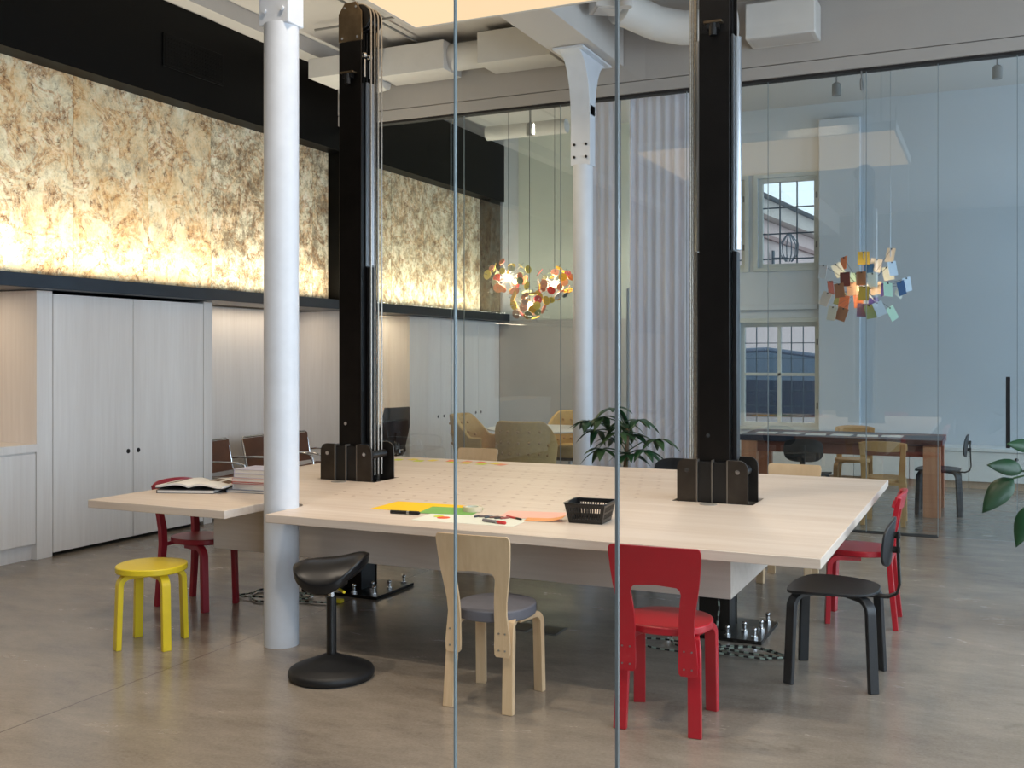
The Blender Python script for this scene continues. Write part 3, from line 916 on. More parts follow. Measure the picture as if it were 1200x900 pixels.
cord(2, None, 'striped cord hanging beside the right post, looping right on the floor', [(bx_ + .03, by - .32, .5), (bx_ + .09, by - .36, .25), (bx_ + .12, by - .42, .02)] + loops(bx_ + .27, by - .46, 2, .11, 5), 'striped cords on the floor')
cord(3, None, 'dark striped cord lying around the left post foot', [(PX[0] - .1, PY - .28, .3), (PX[0] - .2, PY - .33, .02)] + loops(PX[0] - .36, PY - .45, 2, .16, 8) + [(PX[0] + .1, PY - .46, .01)], 'striped cords on the floor')
o = MB().box(-.04, -.02, 0, .04, .02, .025).build('connector', M['yellow'], None, .006)
o.location = (-3.86, 5.6, .001)
tag(o, 'small yellow connector on the floor under the saddle stool', 'connector')
for x, lab in ((-2.52, 'left of two dark metal floor outlets under the table'), (-2.34, 'right of two dark metal floor outlets under the table')):
    t = thing('floor_outlet', lab, 'floor outlet', (x, 5.55, 0), 0, 'floor outlets under the table')
    MB().box(-.07, -.09, 0, .07, .09, .004).build('frame', M['conduit'], t, .001)
    MB().box(-.06, -.08, .004, .06, .08, .006).build('lid', M['steel'], t, .001)

# ================================================================ CHAIRS AND STOOLS
def lleg(foot, u, zt, inner=.16, rad=.055, w=.05, t=.03, splay=.0):
    """bent L leg: horizontal tongue under the seat, bend, vertical shank"""
    u = Vector((u[0], u[1], 0)).normalized()
    f = Vector((foot[0], foot[1], 0))
    K = f - u * splay            # knee, plan position
    K.z = 0
    pts = [K - u * inner + Vector((0, 0, zt))]
    for i in range(7):
        a = pi / 2 * i / 6
        pts.append(K - u * rad + u * (rad * sin(a)) + Vector((0, 0, zt - rad + rad * cos(a))))
    pts.append(f + Vector((0, 0, .0)))
    side = u.cross(Vector((0, 0, 1)))
    return MB().sweep(pts, w, t, side)

def round_seat(t, mat, r, ztop, th, ey=1.0, dome=0.0, yc=0.0, edge=.006):
    MB().pad(r, r * ey, 2.25, lambda x, y: (x, y + yc, ztop + dome * (1 - (x * x + y * y) / (r * r))), lambda x, y: (x, y + yc, ztop - th), 6, 44).build('seat', mat, t, edge)

def back_legs_straight(t, mat, zt=.43):
    for s in (-1, 1):
        lleg((s * .162, .165), (s * .25, 1), zt - .014, .18, w=.052, t=.03, splay=.012).build('leg', mat, t, .003)

# type A: round seat, plywood back with cut-out bolted to the rear legs
def cutout_chair(label, mb_, ms, ml, cushion=None):
    t = thing('cutout_chair', label, 'chair')
    round_seat(t, ms, .19, .445, .034 if not cushion else .05, 1.02, .012 if cushion else 0)
    back_legs_straight(t, ml, .411 if not cushion else .395)
    for s in (-1, 1):
        pts = [(s * .09, .02, .395), (s * .128, -.11, .395), (s * .14, -.155, .39), (s * .146, -.17, .36), (s * .148, -.178, .3), (s * .155, -.205, 0)]
        MB().sweep(pts, .054, .03, (1, 0, 0)).build('leg', ml, t, .003)
    # back board
    def yb(z):
        return -.197 - .02 * (.26 - z) / .26 * -1 * 0 - (.012 if z < .4 else .012 + .06 * ((z - .4) / .4) ** 1.25)
    rows = [(.255, .158, .098), (.265, .166, .09), (.30, .168, .088), (.38, .160, .090), (.44, .152, .090), (.50, .155, .092), (.56, .165, .098), (.60, .172, .104), (.618, .175, .100), (.63, .177, .088), (.637, .178, .0), (.70, .185, 0), (.76, .19, 0), (.785, .19, 0), (.797, .186, 0), (.803, .176, 0)]
    vs, fs = [], []
    for z, xo, xi in rows:
        for y in (yb(z) - .007, yb(z) + .007):
            for x in (-xo, -max(xi, .0001), max(xi, .0001), xo):
                vs.append((x, y + .012 * (1 - (x / .19) ** 2) * -1 * max(0, (z - .6) / .2), z))
    def I(r, s_, k): return r * 8 + s_ * 4 + k
    n = len(rows)
    for r in range(n - 1):
        solid = rows[r][2] == 0
        cols = (0, 1, 2) if (solid) else (0, 2)
        for k in cols:
            fs.append((I(r, 0, k), I(r, 0, k + 1), I(r + 1, 0, k + 1), I(r + 1, 0, k)))
            fs.append((I(r, 1, k), I(r + 1, 1, k), I(r + 1, 1, k + 1), I(r, 1, k + 1)))
        for k in (0, 3):
            fs.append((I(r, 0, k), I(r + 1, 0, k), I(r + 1, 1, k), I(r, 1, k)))
        if not solid:
            for k in (1, 2):
                fs.append((I(r, 0, k), I(r, 1, k), I(r + 1, 1, k), I(r + 1, 0, k)))
    for k in (0, 2):
        fs.append((I(0, 0, k), I(0, 1, k), I(0, 1, k + 1), I(0, 0, k + 1)))
    for k in (0, 1, 2):
        fs.append((I(n - 1, 0, k), I(n - 1, 0, k + 1), I(n - 1, 1, k + 1), I(n - 1, 1, k)))
    b = MB().add(vs, fs).build('backrest', mb_, t, 0, 30)
    mb = MB()
    for s in (-1, 1):
        for z in (.285, .36):
            for dx in (-.016, .016):
                mb.cyl((s * .128 + dx, yb(z) - .007, z), (s * .128 + dx, yb(z) - .0095, z), .004, n=8)
    mb.build('screws', M['alu'], b)
    return t
c = cutout_chair('bright red chair with round seat and cut out back, nearest the camera', M['red'], M['red'], M['red'])
c.location = (-1.31, 4.44, 0); c.rotation_euler = (0, 0, R(4)); c.scale = (1.04, 1, 1)
c = cutout_chair('natural birch chair with cut out back and grey leather seat, in front of the table', M['birch'], M['grey'], M['birch'], True)
c.location = (-2.118, 4.37, 0); c.rotation_euler = (0, 0, R(2)); c.scale = (.95, 1, 1)
c = cutout_chair('pale birch chair beyond the table, only its back edge showing left of the plant', M['birch'], M['birch'], M['birch'])
c.location = (-4.03, 7.68, 0); c.rotation_euler = (0, 0, R(180))
c = cutout_chair('pale birch chair beyond the table, right of the right lift post', M['birch'], M['birch'], M['birch'])
c.location = (-1.33, 7.5, 0); c.rotation_euler = (0, 0, R(180))

# type B: round seat, bent rear posts and a curved top rail
def rail_chair(label, m, mr=None):
    t = thing('bar_back_chair', label, 'chair')
    round_seat(t, m, .19, .445, .034, 1.03)
    back_legs_straight(t, m, .411)
    for s in (-1, 1):
        pts = [(s * .18, -.222, 0), (s * .172, -.198, .25), (s * .166, -.185, .40), (s * .168, -.19, .50), (s * .176, -.216, .64), (s * .186, -.24, .775)]
        ws = [.042, .05, .062, .06, .05, .044]
        MB().sweep(pts, .05, .03, (1, 0, 0), ws=ws).build('leg', m, t, .003)
    MB().box(-.165, -.2, .385, .165, -.172, .41).build('stretcher', m, t, .002)
    f = lambda u, v: ((u - .5) * .43, -.236 - .022 * v + .045 * (2 * abs(u - .5)) ** 2.4 - .014, .70 + .1 * v + .0 - .02 * (2 * abs(u - .5)) ** 3 * (1 if v > .5 else -1))
    MB().slab(f, 18, 5, .013).build('top_rail', mr or m, t, .003)
    return t
c = rail_chair('dark red chair at the left end of the table, behind the books', M['redback'])
c.location = (-4.62, 5.18, 0); c.rotation_euler = (0, 0, R(-92)); c.scale = (.86, 1, 1)
c = rail_chair('red chair at the right end of the table, behind the black chair', M['red'])
c.location = (-.745, 6.58, 0); c.rotation_euler = (0, 0, R(91))
c = rail_chair('honey wood bar back chair at the near side of the patchwork table', M['oak'])
c.location = (-.95, 10.5, 0)
c = rail_chair('honey wood chair at the far side of the patchwork table', M['oak'])
c.location = (-1.45, 12.2, 0); c.rotation_euler = (0, 0, R(180))

# type C: black plywood chair, backrest on a bent steel strap
def strap_chair(label, arm=False):
    t = thing('plywood_chair', label, 'chair')
    def ztop(x, y):
        return .46 - .012 * (1 - (x / .22) ** 2) * (1 - (y / .2) ** 2) + .0
    MB().pad(.225, .2, 2.9, lambda x, y: (x * (1 + .14 * y / .2), y, ztop(x, y) - (.02 * max(0, (y - .1) / .1) ** 2)), lambda x, y: (x * (1 + .14 * y / .2) * .99, y, ztop(x, y) - .014 - (.02 * max(0, (y - .1) / .1) ** 2)), 6, 44).build('seat', M['black'], t, .003)
    for s in (-1, 1):
        lleg((s * .215, .17), (s * .75, .45), .428, .2, .06, .046, .024, .022).build('leg', M['black'], t, .004)
        lleg((s * .205, -.19), (s * .65, -.55), .428, .2, .06, .046, .024, .022).build('leg', M['black'], t, .004)
    MB().cyl((-.06, 0, .424), (.06, 0, .424), .016, n=12).build('seat_bracket', M['steeldark'], t)
    pts = [(0, .02, .425), (0, -.16, .422), (0, -.235, .424), (0, -.272, .445), (0, -.283, .49), (0, -.279, .57), (0, -.275, .68), (0, -.276, .745)]
    MB().sweep(pts, .05, .012, (1, 0, 0)).build('back_strap', M['steeldark'], t, .002)
    f = lambda x, y, o: (x, -.262 - .012 * (y / .12) - .06 * (1 - (x / .2) ** 2) * .5 + .035 + o, .695 + y)
    MB().pad(.185, .113, 3.1, lambda x, y: f(x, y, .012), lambda x, y: f(x, y, 0), 6, 40).build('backrest', M['black'], t, .003)
    MB().cyl((0, -.285, .655), (0, -.245, .655), .016, n=10).cyl((0, -.285, .725), (0, -.245, .725), .016, n=10).build('rubber_mount', M['rubber'], t)
    return t
c0 = strap_chair('black plywood chair pushed under the near right corner of the long table')
c0.scale = (1, 1.09, 1); c0.location = (-.725, 5.36, 0); c0.rotation_euler = (0, 0, R(90))
place(c0, (-1.67, 10.42, 0), R(2), 'black plywood chair seen from behind at the near side of the patchwork table')
place(c0, (-.52, 11.4, 0), R(90), 'black plywood chair in profile at the right end of the patchwork table')
place(c0, (-2.22, 7.53, 0), R(180), 'black chair beyond the long table, only its back edge showing by the plant')

# yellow stool
t = thing('stool', 'bright yellow round three tone free stool at the left front of the table', 'stool', (-4.245, 4.365, 0), R(22))
t['label'] = 'bright yellow round stool with four bent legs at the left front'
round_seat(t, M['yellow'], .187, .445, .036)
for k in range(4):
    a = pi / 4 + k * pi / 2
    lleg((.192 * cos(a), .192 * sin(a)), (cos(a), sin(a)), .393, .16, .05, .048, .03, .012).build('leg', M['yellow'], t, .003)

# saddle stool
t = thing('saddle_stool', 'black saddle shaped standing stool with round base beside the column', 'stool', (-3.0, 4.3, 0), R(18))
MB().lathe([(.0, 0), (.2, 0), (.212, .012), (.214, .03), (.208, .042), (.195, .05), (.13, .075), (.06, .1), (.032, .115), (.0, .118)], n=48).build('base', M['rubber'], t, 0, 50)
MB().lathe([(.19, .0), (.205, .002), (.205, .006)], n=48).build('base_ring', M['steeldark'], t)
MB().cyl((0, 0, .1), (0, 0, .40), .025, n=24).build('pole', M['steeldark'], t)
MB().cyl((0, 0, .40), (0, 0, .46), .016, n=20).build('gas_spring', M['chrome'], t)
MB().box(-.07, -.06, .45, .07, .06, .475).build('seat_plate', M['steeldark'], t, .01)
def sad(x, y):
    u, v = x / .2, y / .17
    return .596 + .012 * u * u + .02 * u - .115 * v * v - .035 * max(0, -u) ** 4 + .03 * max(0, u) ** 2 - .05 * max(0, u) ** 6
MB().pad(.19, .165, 2.25, lambda x, y: (x, y, sad(x, y)), lambda x, y: (x * .96, y * .96, sad(x, y) - .045 - .075 * max(0, 1 - (x / .19) ** 2 - (y / .165) ** 2) ** .6), 8, 48).build('seat', M['vinyl'], t, .006, 60)
MB().cyl((.02, -.02, .455), (.1, -.12, .45), .007, n=8).build('height_lever', M['yellow'], t)

# ================================================================ THINGS ON THE LONG TABLE
def slabbook(mb, w, d, h, z):
    mb.box(-w / 2, -d / 2, z, w / 2, d / 2, z + h)
def book(label, loc, rz, w, d, h, cover, group=None, pages=None):
    t = thing('book', label, 'book', loc, R(rz), group)
    MB().box(-w / 2, -d / 2, 0, w / 2, d / 2, .003).box(-w / 2, -d / 2, h - .003, w / 2, d / 2, h).box(-w / 2, -d / 2, .003, -w / 2 + .004, d / 2, h - .003).build('cover', cover, t, .001)
    MB().box(-w / 2 + .0045, -d / 2 + .004, .0032, w / 2 - .004, d / 2 - .004, h - .0032).build('pages', pages or M['paper'], t)
    return t
bk = [('blue grey', C(120, 128, 142), .34, .27, .018, 2), ('white', C(222, 222, 226), .27, .24, .034, -3), ('brick red', C(178, 84, 74), .28, .25, .012, 3), ('pale pink', C(222, 188, 180), .28, .24, .024, 0), ('white grey', C(208, 208, 220), .26, .23, .026, -2), ('lilac grey', C(196, 194, 214), .26, .23, .026, 1)]
z = TZ + .0005
wd = ['lowest', 'second lowest', 'third from the bottom', 'third from the top', 'second from the top', 'topmost']
for i, (nm, col, w, d, h, rz) in enumerate(bk):
    book('%s book, %s in the stack beside the near column' % (nm, wd[i]), (-4.13, 5.18, z), rz + 4, w, d, h, pm('cover ' + nm, col, .5), 'books stacked beside the near column')
    z += h + .0003
bz = TZ + .0005
book('closed black book under the open book at the left table end', (-4.52, 5.0, bz), 20, .36, .27, .022, pm('black cover', C(26, 30, 40), .4))
# open magazine: two leaf blocks curving from the spine
t = thing('open_book', 'large open art book lying on the closed black book', 'book', (-4.51, 5.05, bz + .0235), R(14))
def leafblock(s):
    return lambda u, v: (s * .22 * u, (v - .5) * .3, .012 + .022 * sin(pi * min(1, u * 1.15)) * (1 - u * .65))
mb = MB()
for s in (-1, 1):
    mb.slab(leafblock(s), 14, 2, .012)
mb.build('pages', M['paper'], t)
MB().box(-.225, -.155, 0, .225, .155, .003).build('cover', M['steeldark'], t)
mb = MB()
mb.slab(lambda u, v: (-.2 + .09 * u, -.06 + .13 * v, leafblock(-1)((.2 - .09 * u) / .22, .5)[2] + .0068), 6, 2, .0006)
mb.slab(lambda u, v: (.06 + .06 * u, .0 + .1 * v, leafblock(1)((.06 + .06 * u) / .22, .5)[2] + .0068), 6, 2, .0006)
mb.slab(lambda u, v: (.14 + .05 * u, .0 + .1 * v, leafblock(1)((.14 + .05 * u) / .22, .5)[2] + .0068), 6, 2, .0006)
mb.build('printed_pictures', pm('brown print', C(96, 70, 50), .7, var=.5, scale=40), t)
o = MB().slab(lambda u, v: (.19 * u, .2 * (v - .5), .004 + .035 * sin(pi * u) * .8), 10, 2, .004).build('magazine', pm('yellowed paper', C(226, 196, 130), .8))
o.location = (-4.47, 5.34, bz); o.rotation_euler = (0, 0, R(20))
tag(o, 'yellowed magazine curling between the open book and the book stack', 'magazine')

def sheet(name, label, cat, loc, rz, w, d, col, group=None, th=.0012, curl=0.0):
    o = MB().slab(lambda u, v: ((u - .5) * w, (v - .5) * d, th / 2 + curl * max(0, (u - .5) * 2) ** 2), 8, 2, th).build(name, pm(label[:28], col, .75, var=.02))
    o.location = loc
    o.rotation_euler = (0, 0, R(rz))
    return tag(o, label, cat, group)
e = .0004
sheet('paper_sheet', 'big golden yellow paper sheet near the front of the table', 'paper', (-2.88, 4.98, TZ + e), 2, .46, .31, C(250, 200, 20))
sheet('paper_sheet', 'green paper sheet half under the yellow one', 'paper', (-2.66, 4.93, TZ + e + .0015), 10, .3, .24, C(124, 178, 92)).location.z = TZ + .0018
sheet('paper_sheet', 'large white paper sheet under the stickers and crayons', 'paper', (-2.43, 4.72, TZ + e), 3, .56, .26, C(236, 238, 224))
sheet('paper_sheet', 'pale pink paper sheet beside the crayons', 'paper', (-2.2, 4.98, TZ + e), 12, .32, .25, C(250, 196, 180))
sheet('paper_sheet', 'folded orange paper lying next to the black basket', 'paper', (-2.08, 4.86, TZ + .0018), 12, .2, .1, C(244, 172, 112), curl=.02)
t = thing('tape_roll', 'roll of pale masking tape on the table', 'tape', (-2.55, 4.965, TZ + .002))
MB().lathe([(.036, 0), (.052, 0), (.052, .026), (.036, .026), (.036, 0)], n=36).build('tape', pm('masking tape', C(218, 204, 176), .6), t)
MB().lathe([(.033, 0), (.036, 0), (.036, .026), (.033, .026), (.033, 0)], n=36).build('core', M['paper'], t)
def pen(label, loc, rz, l, r, mats, name='marker', cat='pen', group=None):
    t = thing(name, label, cat, loc, R(rz), group)
    MB().cyl((-l / 2, 0, r), (l * .06, 0, r), r, n=12).build('body', mats[0], t)
    MB().cyl((l * .06, 0, r), (l * .14, 0, r), r * .98, n=12).build('band', mats[1], t)
    MB().cyl((l * .14, 0, r), (l * .46, 0, r), r * 1.04, n=12).cyl((l * .46, 0, r), (l / 2, 0, r), r * .8, r * .5, n=12).build('cap', mats[2], t)
pen('black marker with pale band near the table front', (-2.83, 4.73, TZ + e), 6, .17, .0095, (M['steeldark'], M['alu'], M['steeldark']))
redp = pm('red plastic', C(206, 58, 58), .4)
pen('grey pen with red ends at the table front above the birch chair', (-2.27, 4.66, TZ + .002), -14, .15, .008, (pm('grey plastic', C(120, 116, 120), .4), M['alu'], redp))
pen('thin red pencil beside the crayons', (-2.24, 4.83, TZ + .002), -30, .13, .005, (redp, redp, M['steeldark']), 'pencil', 'pencil')
for i in range(6):
    rr = random.Random(i)
    col = [C(60, 62, 74), C(110, 96, 92), C(70, 84, 96), C(130, 92, 80), C(64, 60, 60), C(150, 84, 76)][i]
    o = MB().cyl((-.028, 0, .005), (.02, 0, .005), .005, n=10).cyl((.02, 0, .005), (.028, 0, .005), .004, .002, n=10).build('crayon', pm('crayon wax', col, .5))
    o.location = (-2.43 + i * .03, 4.80 + .008 * (i % 2), TZ + .0022)
    o.rotation_euler = (0, 0, R(55 + rr.uniform(-14, 14)))
    tag(o, 'short crayon of the small row on the white sheet', 'crayon', 'crayons on the white sheet')
for lab, x, y, r, col in (('round orange sticker on the white sheet', -2.585, 4.705, .034, C(240, 96, 54)), ('round lime sticker left of the orange one', -2.63, 4.735, .026, C(216, 226, 60))):
    o = MB().cyl((x, y, TZ + .0021), (x, y, TZ + .0031), r, n=28).build('sticker', pm(lab, col, .6))
    tag(o, lab, 'sticker')
# basket
t = thing('basket', 'small black perforated plastic basket on the table', 'basket', (-1.86, 4.93, TZ + .0008), R(4))
bw, bd, bh, tp = .105, .105, .098, .82
pbx = lambda q, z: q * (tp + (1 - tp) * z / bh)
MB().box(-bw * tp, -bd * tp, 0, bw * tp, bd * tp, .004).build('bottom', M['steeldark'], t)
for k in range(4):
    ang = k * pi / 2
    mb = MB()
    mb.M = Matrix.Rotation(ang, 4, 'Z')
    def wall(xa, xb, za, zb):
        v = []
        for yy in (0, .003):
            for x, z in ((xa, za), (xb, za), (xb, zb), (xa, zb)):
                v.append((x * (tp + (1 - tp) * z / bh), -bd * (tp + (1 - tp) * z / bh) + yy, z))
        mb.add(v, [(0, 1, 2, 3), (7, 6, 5, 4), (0, 4, 5, 1), (1, 5, 6, 2), (2, 6, 7, 3), (3, 7, 4, 0)])
    wall(-bw, bw, 0, .02); wall(-bw, bw, .082, bh)
    wall(-bw, -bw + .02, .02, .082); wall(bw - .02, bw, .02, .082)
    wall(-bw + .02, bw - .02, .047, .055)
    n = 12
    for i in range(n):
        x = -bw + .02 + (2 * bw - .04) * (i + .5) / n
        wall(x - .003, x + .003, .02, .082)
    mb.build('side', M['steeldark'], t, 0, 0)
MB().prism(rrect(-bw - .008, -bd - .008, bw + .008, bd + .008, .02), bh - .002, bh + .004, [rrect(-bw + .002, -bd + .002, bw - .002, bd - .002, .015)]).build('rim', M['steeldark'], t)
# sticky notes at the far edge
ncol = {'lime': C(214, 222, 92), 'yellow': C(236, 216, 96), 'orange': C(238, 132, 84), 'salmon': C(240, 160, 130)}
NS = [(-4.36, 7.17, 'lime'), (-4.26, 7.24, 'yellow'), (-4.16, 7.16, 'lime'), (-4.08, 7.24, 'yellow'), (-3.92, 7.27, 'orange'), (-3.86, 7.17, 'lime'), (-3.78, 7.26, 'salmon'), (-3.74, 7.17, 'yellow'), (-3.66, 7.25, 'orange'), (-3.6, 7.16, 'lime'), (-3.52, 7.24, 'yellow'), (-3.44, 7.18, 'salmon')]
nm = {k: pm('note ' + k, v, .8) for k, v in ncol.items()}
for i, (x, y, cn) in enumerate(NS):
    o = MB().slab(lambda u, v: ((u - .5) * .076, (v - .5) * .076, .0008 + .004 * v * v), 3, 4, .0006).build('sticky_note', nm[cn])
    o.location = (x, y, TZ + e)
    o.rotation_euler = (0, 0, R(rnd.uniform(-25, 25)))
    tag(o, '%s sticky note among the notes at the far table edge' % cn, 'sticky note', 'sticky notes at the far table edge')
# ================================================================ REAR ROOM FURNITURE
def star_base(t, h, mat, r=.3, n=4, casters=False):
    mb = MB().cyl((0, 0, .07), (0, 0, h), .028, n=14)
    for k in range(n):
        a = 2 * pi * k / n + .4
        mb.sweep([(0, 0, .085), (r * .6 * cos(a), r * .6 * sin(a), .07), (r * cos(a), r * sin(a), .05)], .04, .025, (-sin(a), cos(a), 0))
    mb.build('base', mat, t, .003)
    mb = MB()
    for k in range(n):
        a = 2 * pi * k / n + .4
        mb.cyl((r * cos(a) - .012 * sin(a), r * sin(a) + .012 * cos(a), .026), (r * cos(a) + .012 * sin(a), r * sin(a) - .012 * cos(a), .026), .026, n=14)
    mb.build('casters' if casters else 'gliders', M['steeldark'], t)

t = thing('round_table', 'round white table on a dark pedestal behind the glass', 'table', (-4.87, 11.3, 0))
MB().lathe([(0, .715), (.6, .715), (.66, .725), (.66, .74), (0, .74)], n=56).build('tabletop', M['laminate'], t, .002)
MB().lathe([(.3, 0), (.3, .012), (.06, .04), (.045, .06), (.045, .7), (.12, .714)], n=32).build('pedestal', M['steeldark'], t)

def tub_chair(label):
    t = thing('tufted_chair', label, 'armchair', group='mustard armchairs around the round table')
    def shell(u, v):
        th = (u - .5) * R(236)
        k = abs(u - .5) * 2
        top = .90 - .26 * min(1, max(0, (k - .38) / .4)) ** 1.2
        z = .36 + (top - .36) * v
        lean = .05 * v * (1 - k) + .02 * v
        r = .27 + lean
        return (r * sin(th) * 1.06, -r * cos(th), z)
    b = MB().slab(shell, 34, 8, .055).build('backrest', M['mustard'], t, .012, 60)
    mb = MB()
    for i in range(7):
        for j in range(3):
            if (i in (0, 6)) and j == 2:
                continue
            u = .26 + .08 * i
            v = .35 + .22 * j
            p = Vector(shell(u, v))
            n = Vector((p.x, p.y, 0)).normalized()
            mb.ball(p - n * .03, .018, 8)
            mb.ball(p + n * .03, .016, 8)
    mb.build('tuft_buttons', M['oak'], b)
    MB().pad(.27, .26, 2.6, lambda x, y: (x, y + .02, .46 + .025 * (1 - (x / .27) ** 2)), lambda x, y: (x, y + .02, .34), 5, 36).build('seat_cushion', M['mustard'], t, .02)
    MB().lathe([(.0, .3), (.24, .3), (.27, .36), (0, .36)], n=28).build('seat_pan', M['steeldark'], t)
    star_base(t, .3, M['alu'])
    return t
c = tub_chair('mustard tufted armchair seen from behind, in front of the round table')
c.location = (-4.64, 10.34, 0); c.rotation_euler = (0, 0, R(8))
place(c, (-5.62, 11.12, 0), R(-85), 'mustard tufted armchair left of the round table, showing its buttons')
place(c, (-4.84, 12.12, 0), R(180), 'mustard armchair behind the round table, partly behind the far column')

t = thing('office_chair', 'black mesh office chair at the desk behind the lift post cables', 'office chair', (-6.6, 10.5, 0), R(70))
MB().slab(lambda u, v: ((u - .5) * (.44 - .16 * abs(v - .55)), -.24 - .08 * v + .16 * (u - .5) ** 2, .5 + .5 * v), 12, 12, .02).build('backrest', M['vinyl'], t, .006)
MB().pad(.24, .23, 2.6, lambda x, y: (x, y, .48), lambda x, y: (x, y, .42), 4, 32).build('seat', M['vinyl'], t, .012)
for s in (-1, 1):
    MB().sweep([(s * .2, -.12, .43), (s * .27, -.1, .48), (s * .28, -.06, .66), (s * .28, .12, .67)], .05, .02, (1, 0, 0) if False else (0, .3, 1)).build('armrest', M['steeldark'], t, .004)
MB().sweep([(0, .0, .41), (0, -.22, .41), (0, -.27, .5), (0, -.3, .7)], .06, .02, (1, 0, 0)).build('back_support', M['steeldark'], t)
star_base(t, .42, M['steeldark'], .3, 5, True)

def cantilever(label):
    t = thing('cantilever_chair', label, 'chair', group='brown leather tube chairs in the niche')
    w = .24
    def fil(p, n=5):
        return p
    for s in (-1, 1):
        MB().tube([(s * w, -.28, .015), (s * w, .2, .015), (s * w, .26, .03), (s * w, .29, .08), (s * w, .29, .38), (s * w, .27, .43), (s * w, .22, .45), (s * w, -.2, .44), (s * w, -.25, .46), (s * w, -.27, .5), (s * w, -.33, .80), (s * w * .9, -.335, .815), (0, -.335, .815)], .011, 10).build('tube_frame', M['chrome'], t)
        MB().tube([(s * w * 1.02, -.285, .6), (s * (w + .015), -.2, .61), (s * (w + .02), .1, .61), (s * (w + .02), .2, .59), (s * (w + .018), .22, .5), (s * w * 1.02, .22, .45)], .011, 10).build('armrest', M['chrome'], t)
    MB().tube([(-w, -.28, .015), (w, -.28, .015)], .011, 10).build('floor_bar', M['chrome'], t)
    MB().slab(lambda u, v: ((u - .5) * .49, -.2 + .44 * v, .45 - .02 * sin(pi * u)), 8, 4, .012).build('seat', M['leather'], t, .003)
    MB().slab(lambda u, v: ((u - .5) * .49, -.268 - .055 * v - .015 * sin(pi * u), .47 + .33 * v), 8, 4, .012).build('backrest', M['leather'], t, .003)
    return t
c = cantilever('brown leather chrome tube chair nearest the tall cupboard')
c.scale = (1, 1, .93); c.location = (-6.76, 8.16, 0); c.rotation_euler = (0, 0, R(-84))
place(c, (-6.72, 8.75, 0), R(-84), 'brown leather chrome tube chair behind the stack of books')
place(c, (-6.68, 9.34, 0), R(-88), 'brown leather chrome tube chair just right of the near column')

# patchwork table
t = thing('patchwork_table', 'long patchwork plank table behind the glass at the right', 'table', (-1.46, 11.45, 0))
MB().box(-1.0, -.46, .705, 1.0, .46, .765).build('tabletop', M['quilt'], t, .003)
for sx in (-1, 1):
    for sy in (-1, 1):
        MB().box(min(sx * .98, sx * .82), min(sy * .45, sy * .33), 0, max(sx * .98, sx * .82), max(sy * .45, sy * .33), .703).build('leg', M['quiltleg'], t, .003)
MB().box(-.82, -.4, .59, .82, -.36, .703).build('apron', pm('red brown plank', C(112, 58, 40), .5, var=.3, scale=4, stretch=(.4, 1, 4)), t)
MB().box(-.82, .36, .59, .82, .4, .703).build('apron', M['quiltleg'], t)
for i, (x, y, rz) in enumerate(((-.78, -.1, 4), (-.52, -.05, -3), (-.26, -.12, 6), (.0, -.08, -2), (.26, -.1, 5), (.5, -.05, 1))):
    o = MB().box(-.105, -.148, 0, .105, .148, .001).build('paper_sheet', M['paper'])
    o.location = (-1.46 + x, 11.45 + y, .7655)
    o.rotation_euler = (0, 0, R(rz))
    tag(o, 'white paper sheet in the row on the patchwork table', 'paper', 'paper sheets on the patchwork table')

# ---------------- pendants of coloured discs
dcol = [C(226, 172, 40), C(198, 84, 84), C(226, 140, 104), C(120, 140, 110), C(92, 100, 98), C(222, 196, 84), C(214, 170, 150), C(180, 190, 160), C(196, 120, 60), C(206, 52, 60), C(200, 214, 224)]
dm = [pm('disc tint %d' % i, c, .5, var=.04) for i, c in enumerate(dcol)]
def disc_pendant(loc, rad, seed, label, n=30):
    rr = random.Random(seed)
    t = thing('disc_pendant', label, 'pendant lamp', loc, 0, 'disc pendants over the round table')
    MB().ball((0, 0, 0), .045, 14).ball((.07, .03, -.04), .03, 12).build('bulb', M['bulb'], t)
    MB().cyl((0, 0, .05), (0, 0, ZC - loc[2]), .003, n=6).build('cord', M['steeldark'], t)
    w = MB()
    for i in range(n):
        z = 1 - 2 * (i + .5) / n
        a = i * 2.39996 + rr.uniform(-.4, .4)
        q = sqrt(1 - z * z)
        d = Vector((q * cos(a) * 1.1, q * sin(a), z * .86)) * rad * rr.uniform(.62, 1.05)
        nrm = (d.normalized() + Vector((rr.uniform(-.5, .5), -.5 + rr.uniform(-.4, .4), rr.uniform(-.3, .3)))).normalized()
        r = rr.uniform(.036, .06)
        MB().cyl(d - nrm * .003, d + nrm * .003, r, n=22).build('disc', dm[rr.choice((0, 0, 0, 1, 2, 2, 2, 3, 4, 5, 5, 6, 6, 7, 8, 9, 10))], t)
        w.cyl(d * .18, d, .0022, n=5)
        w.cyl(d - nrm * .01, d + nrm * .05, .003, n=5)
    w.build('stems', M['conduit'], t)
disc_pendant((-5.11, 10.86, 2.5), .25, 4, 'left pendant of coloured discs, over the round table')
disc_pendant((-4.57, 10.25, 2.145), .2, 9, 'lowest pendant of coloured discs, middle of the three', 26)
disc_pendant((-4.78, 11.46, 2.46), .25, 14, 'right pendant of coloured discs, beside the far column')

# ---------------- chandelier of paper notes
pcol = [C(226, 182, 72), C(176, 118, 82), C(112, 52, 42), C(226, 222, 206), C(236, 206, 176), C(190, 220, 196), C(56, 44, 110), C(36, 76, 120), C(150, 120, 156), C(150, 152, 96), C(216, 226, 238), C(244, 148, 104), C(228, 214, 200)]
pmn = [pm('note paper %d' % i, c, .75, var=.03) for i, c in enumerate(pcol)]
NC = Vector((-1.26, 11.55, 2.31))
t = thing('note_chandelier', 'chandelier of pinned coloured paper notes hanging right of the window', 'pendant lamp', NC)
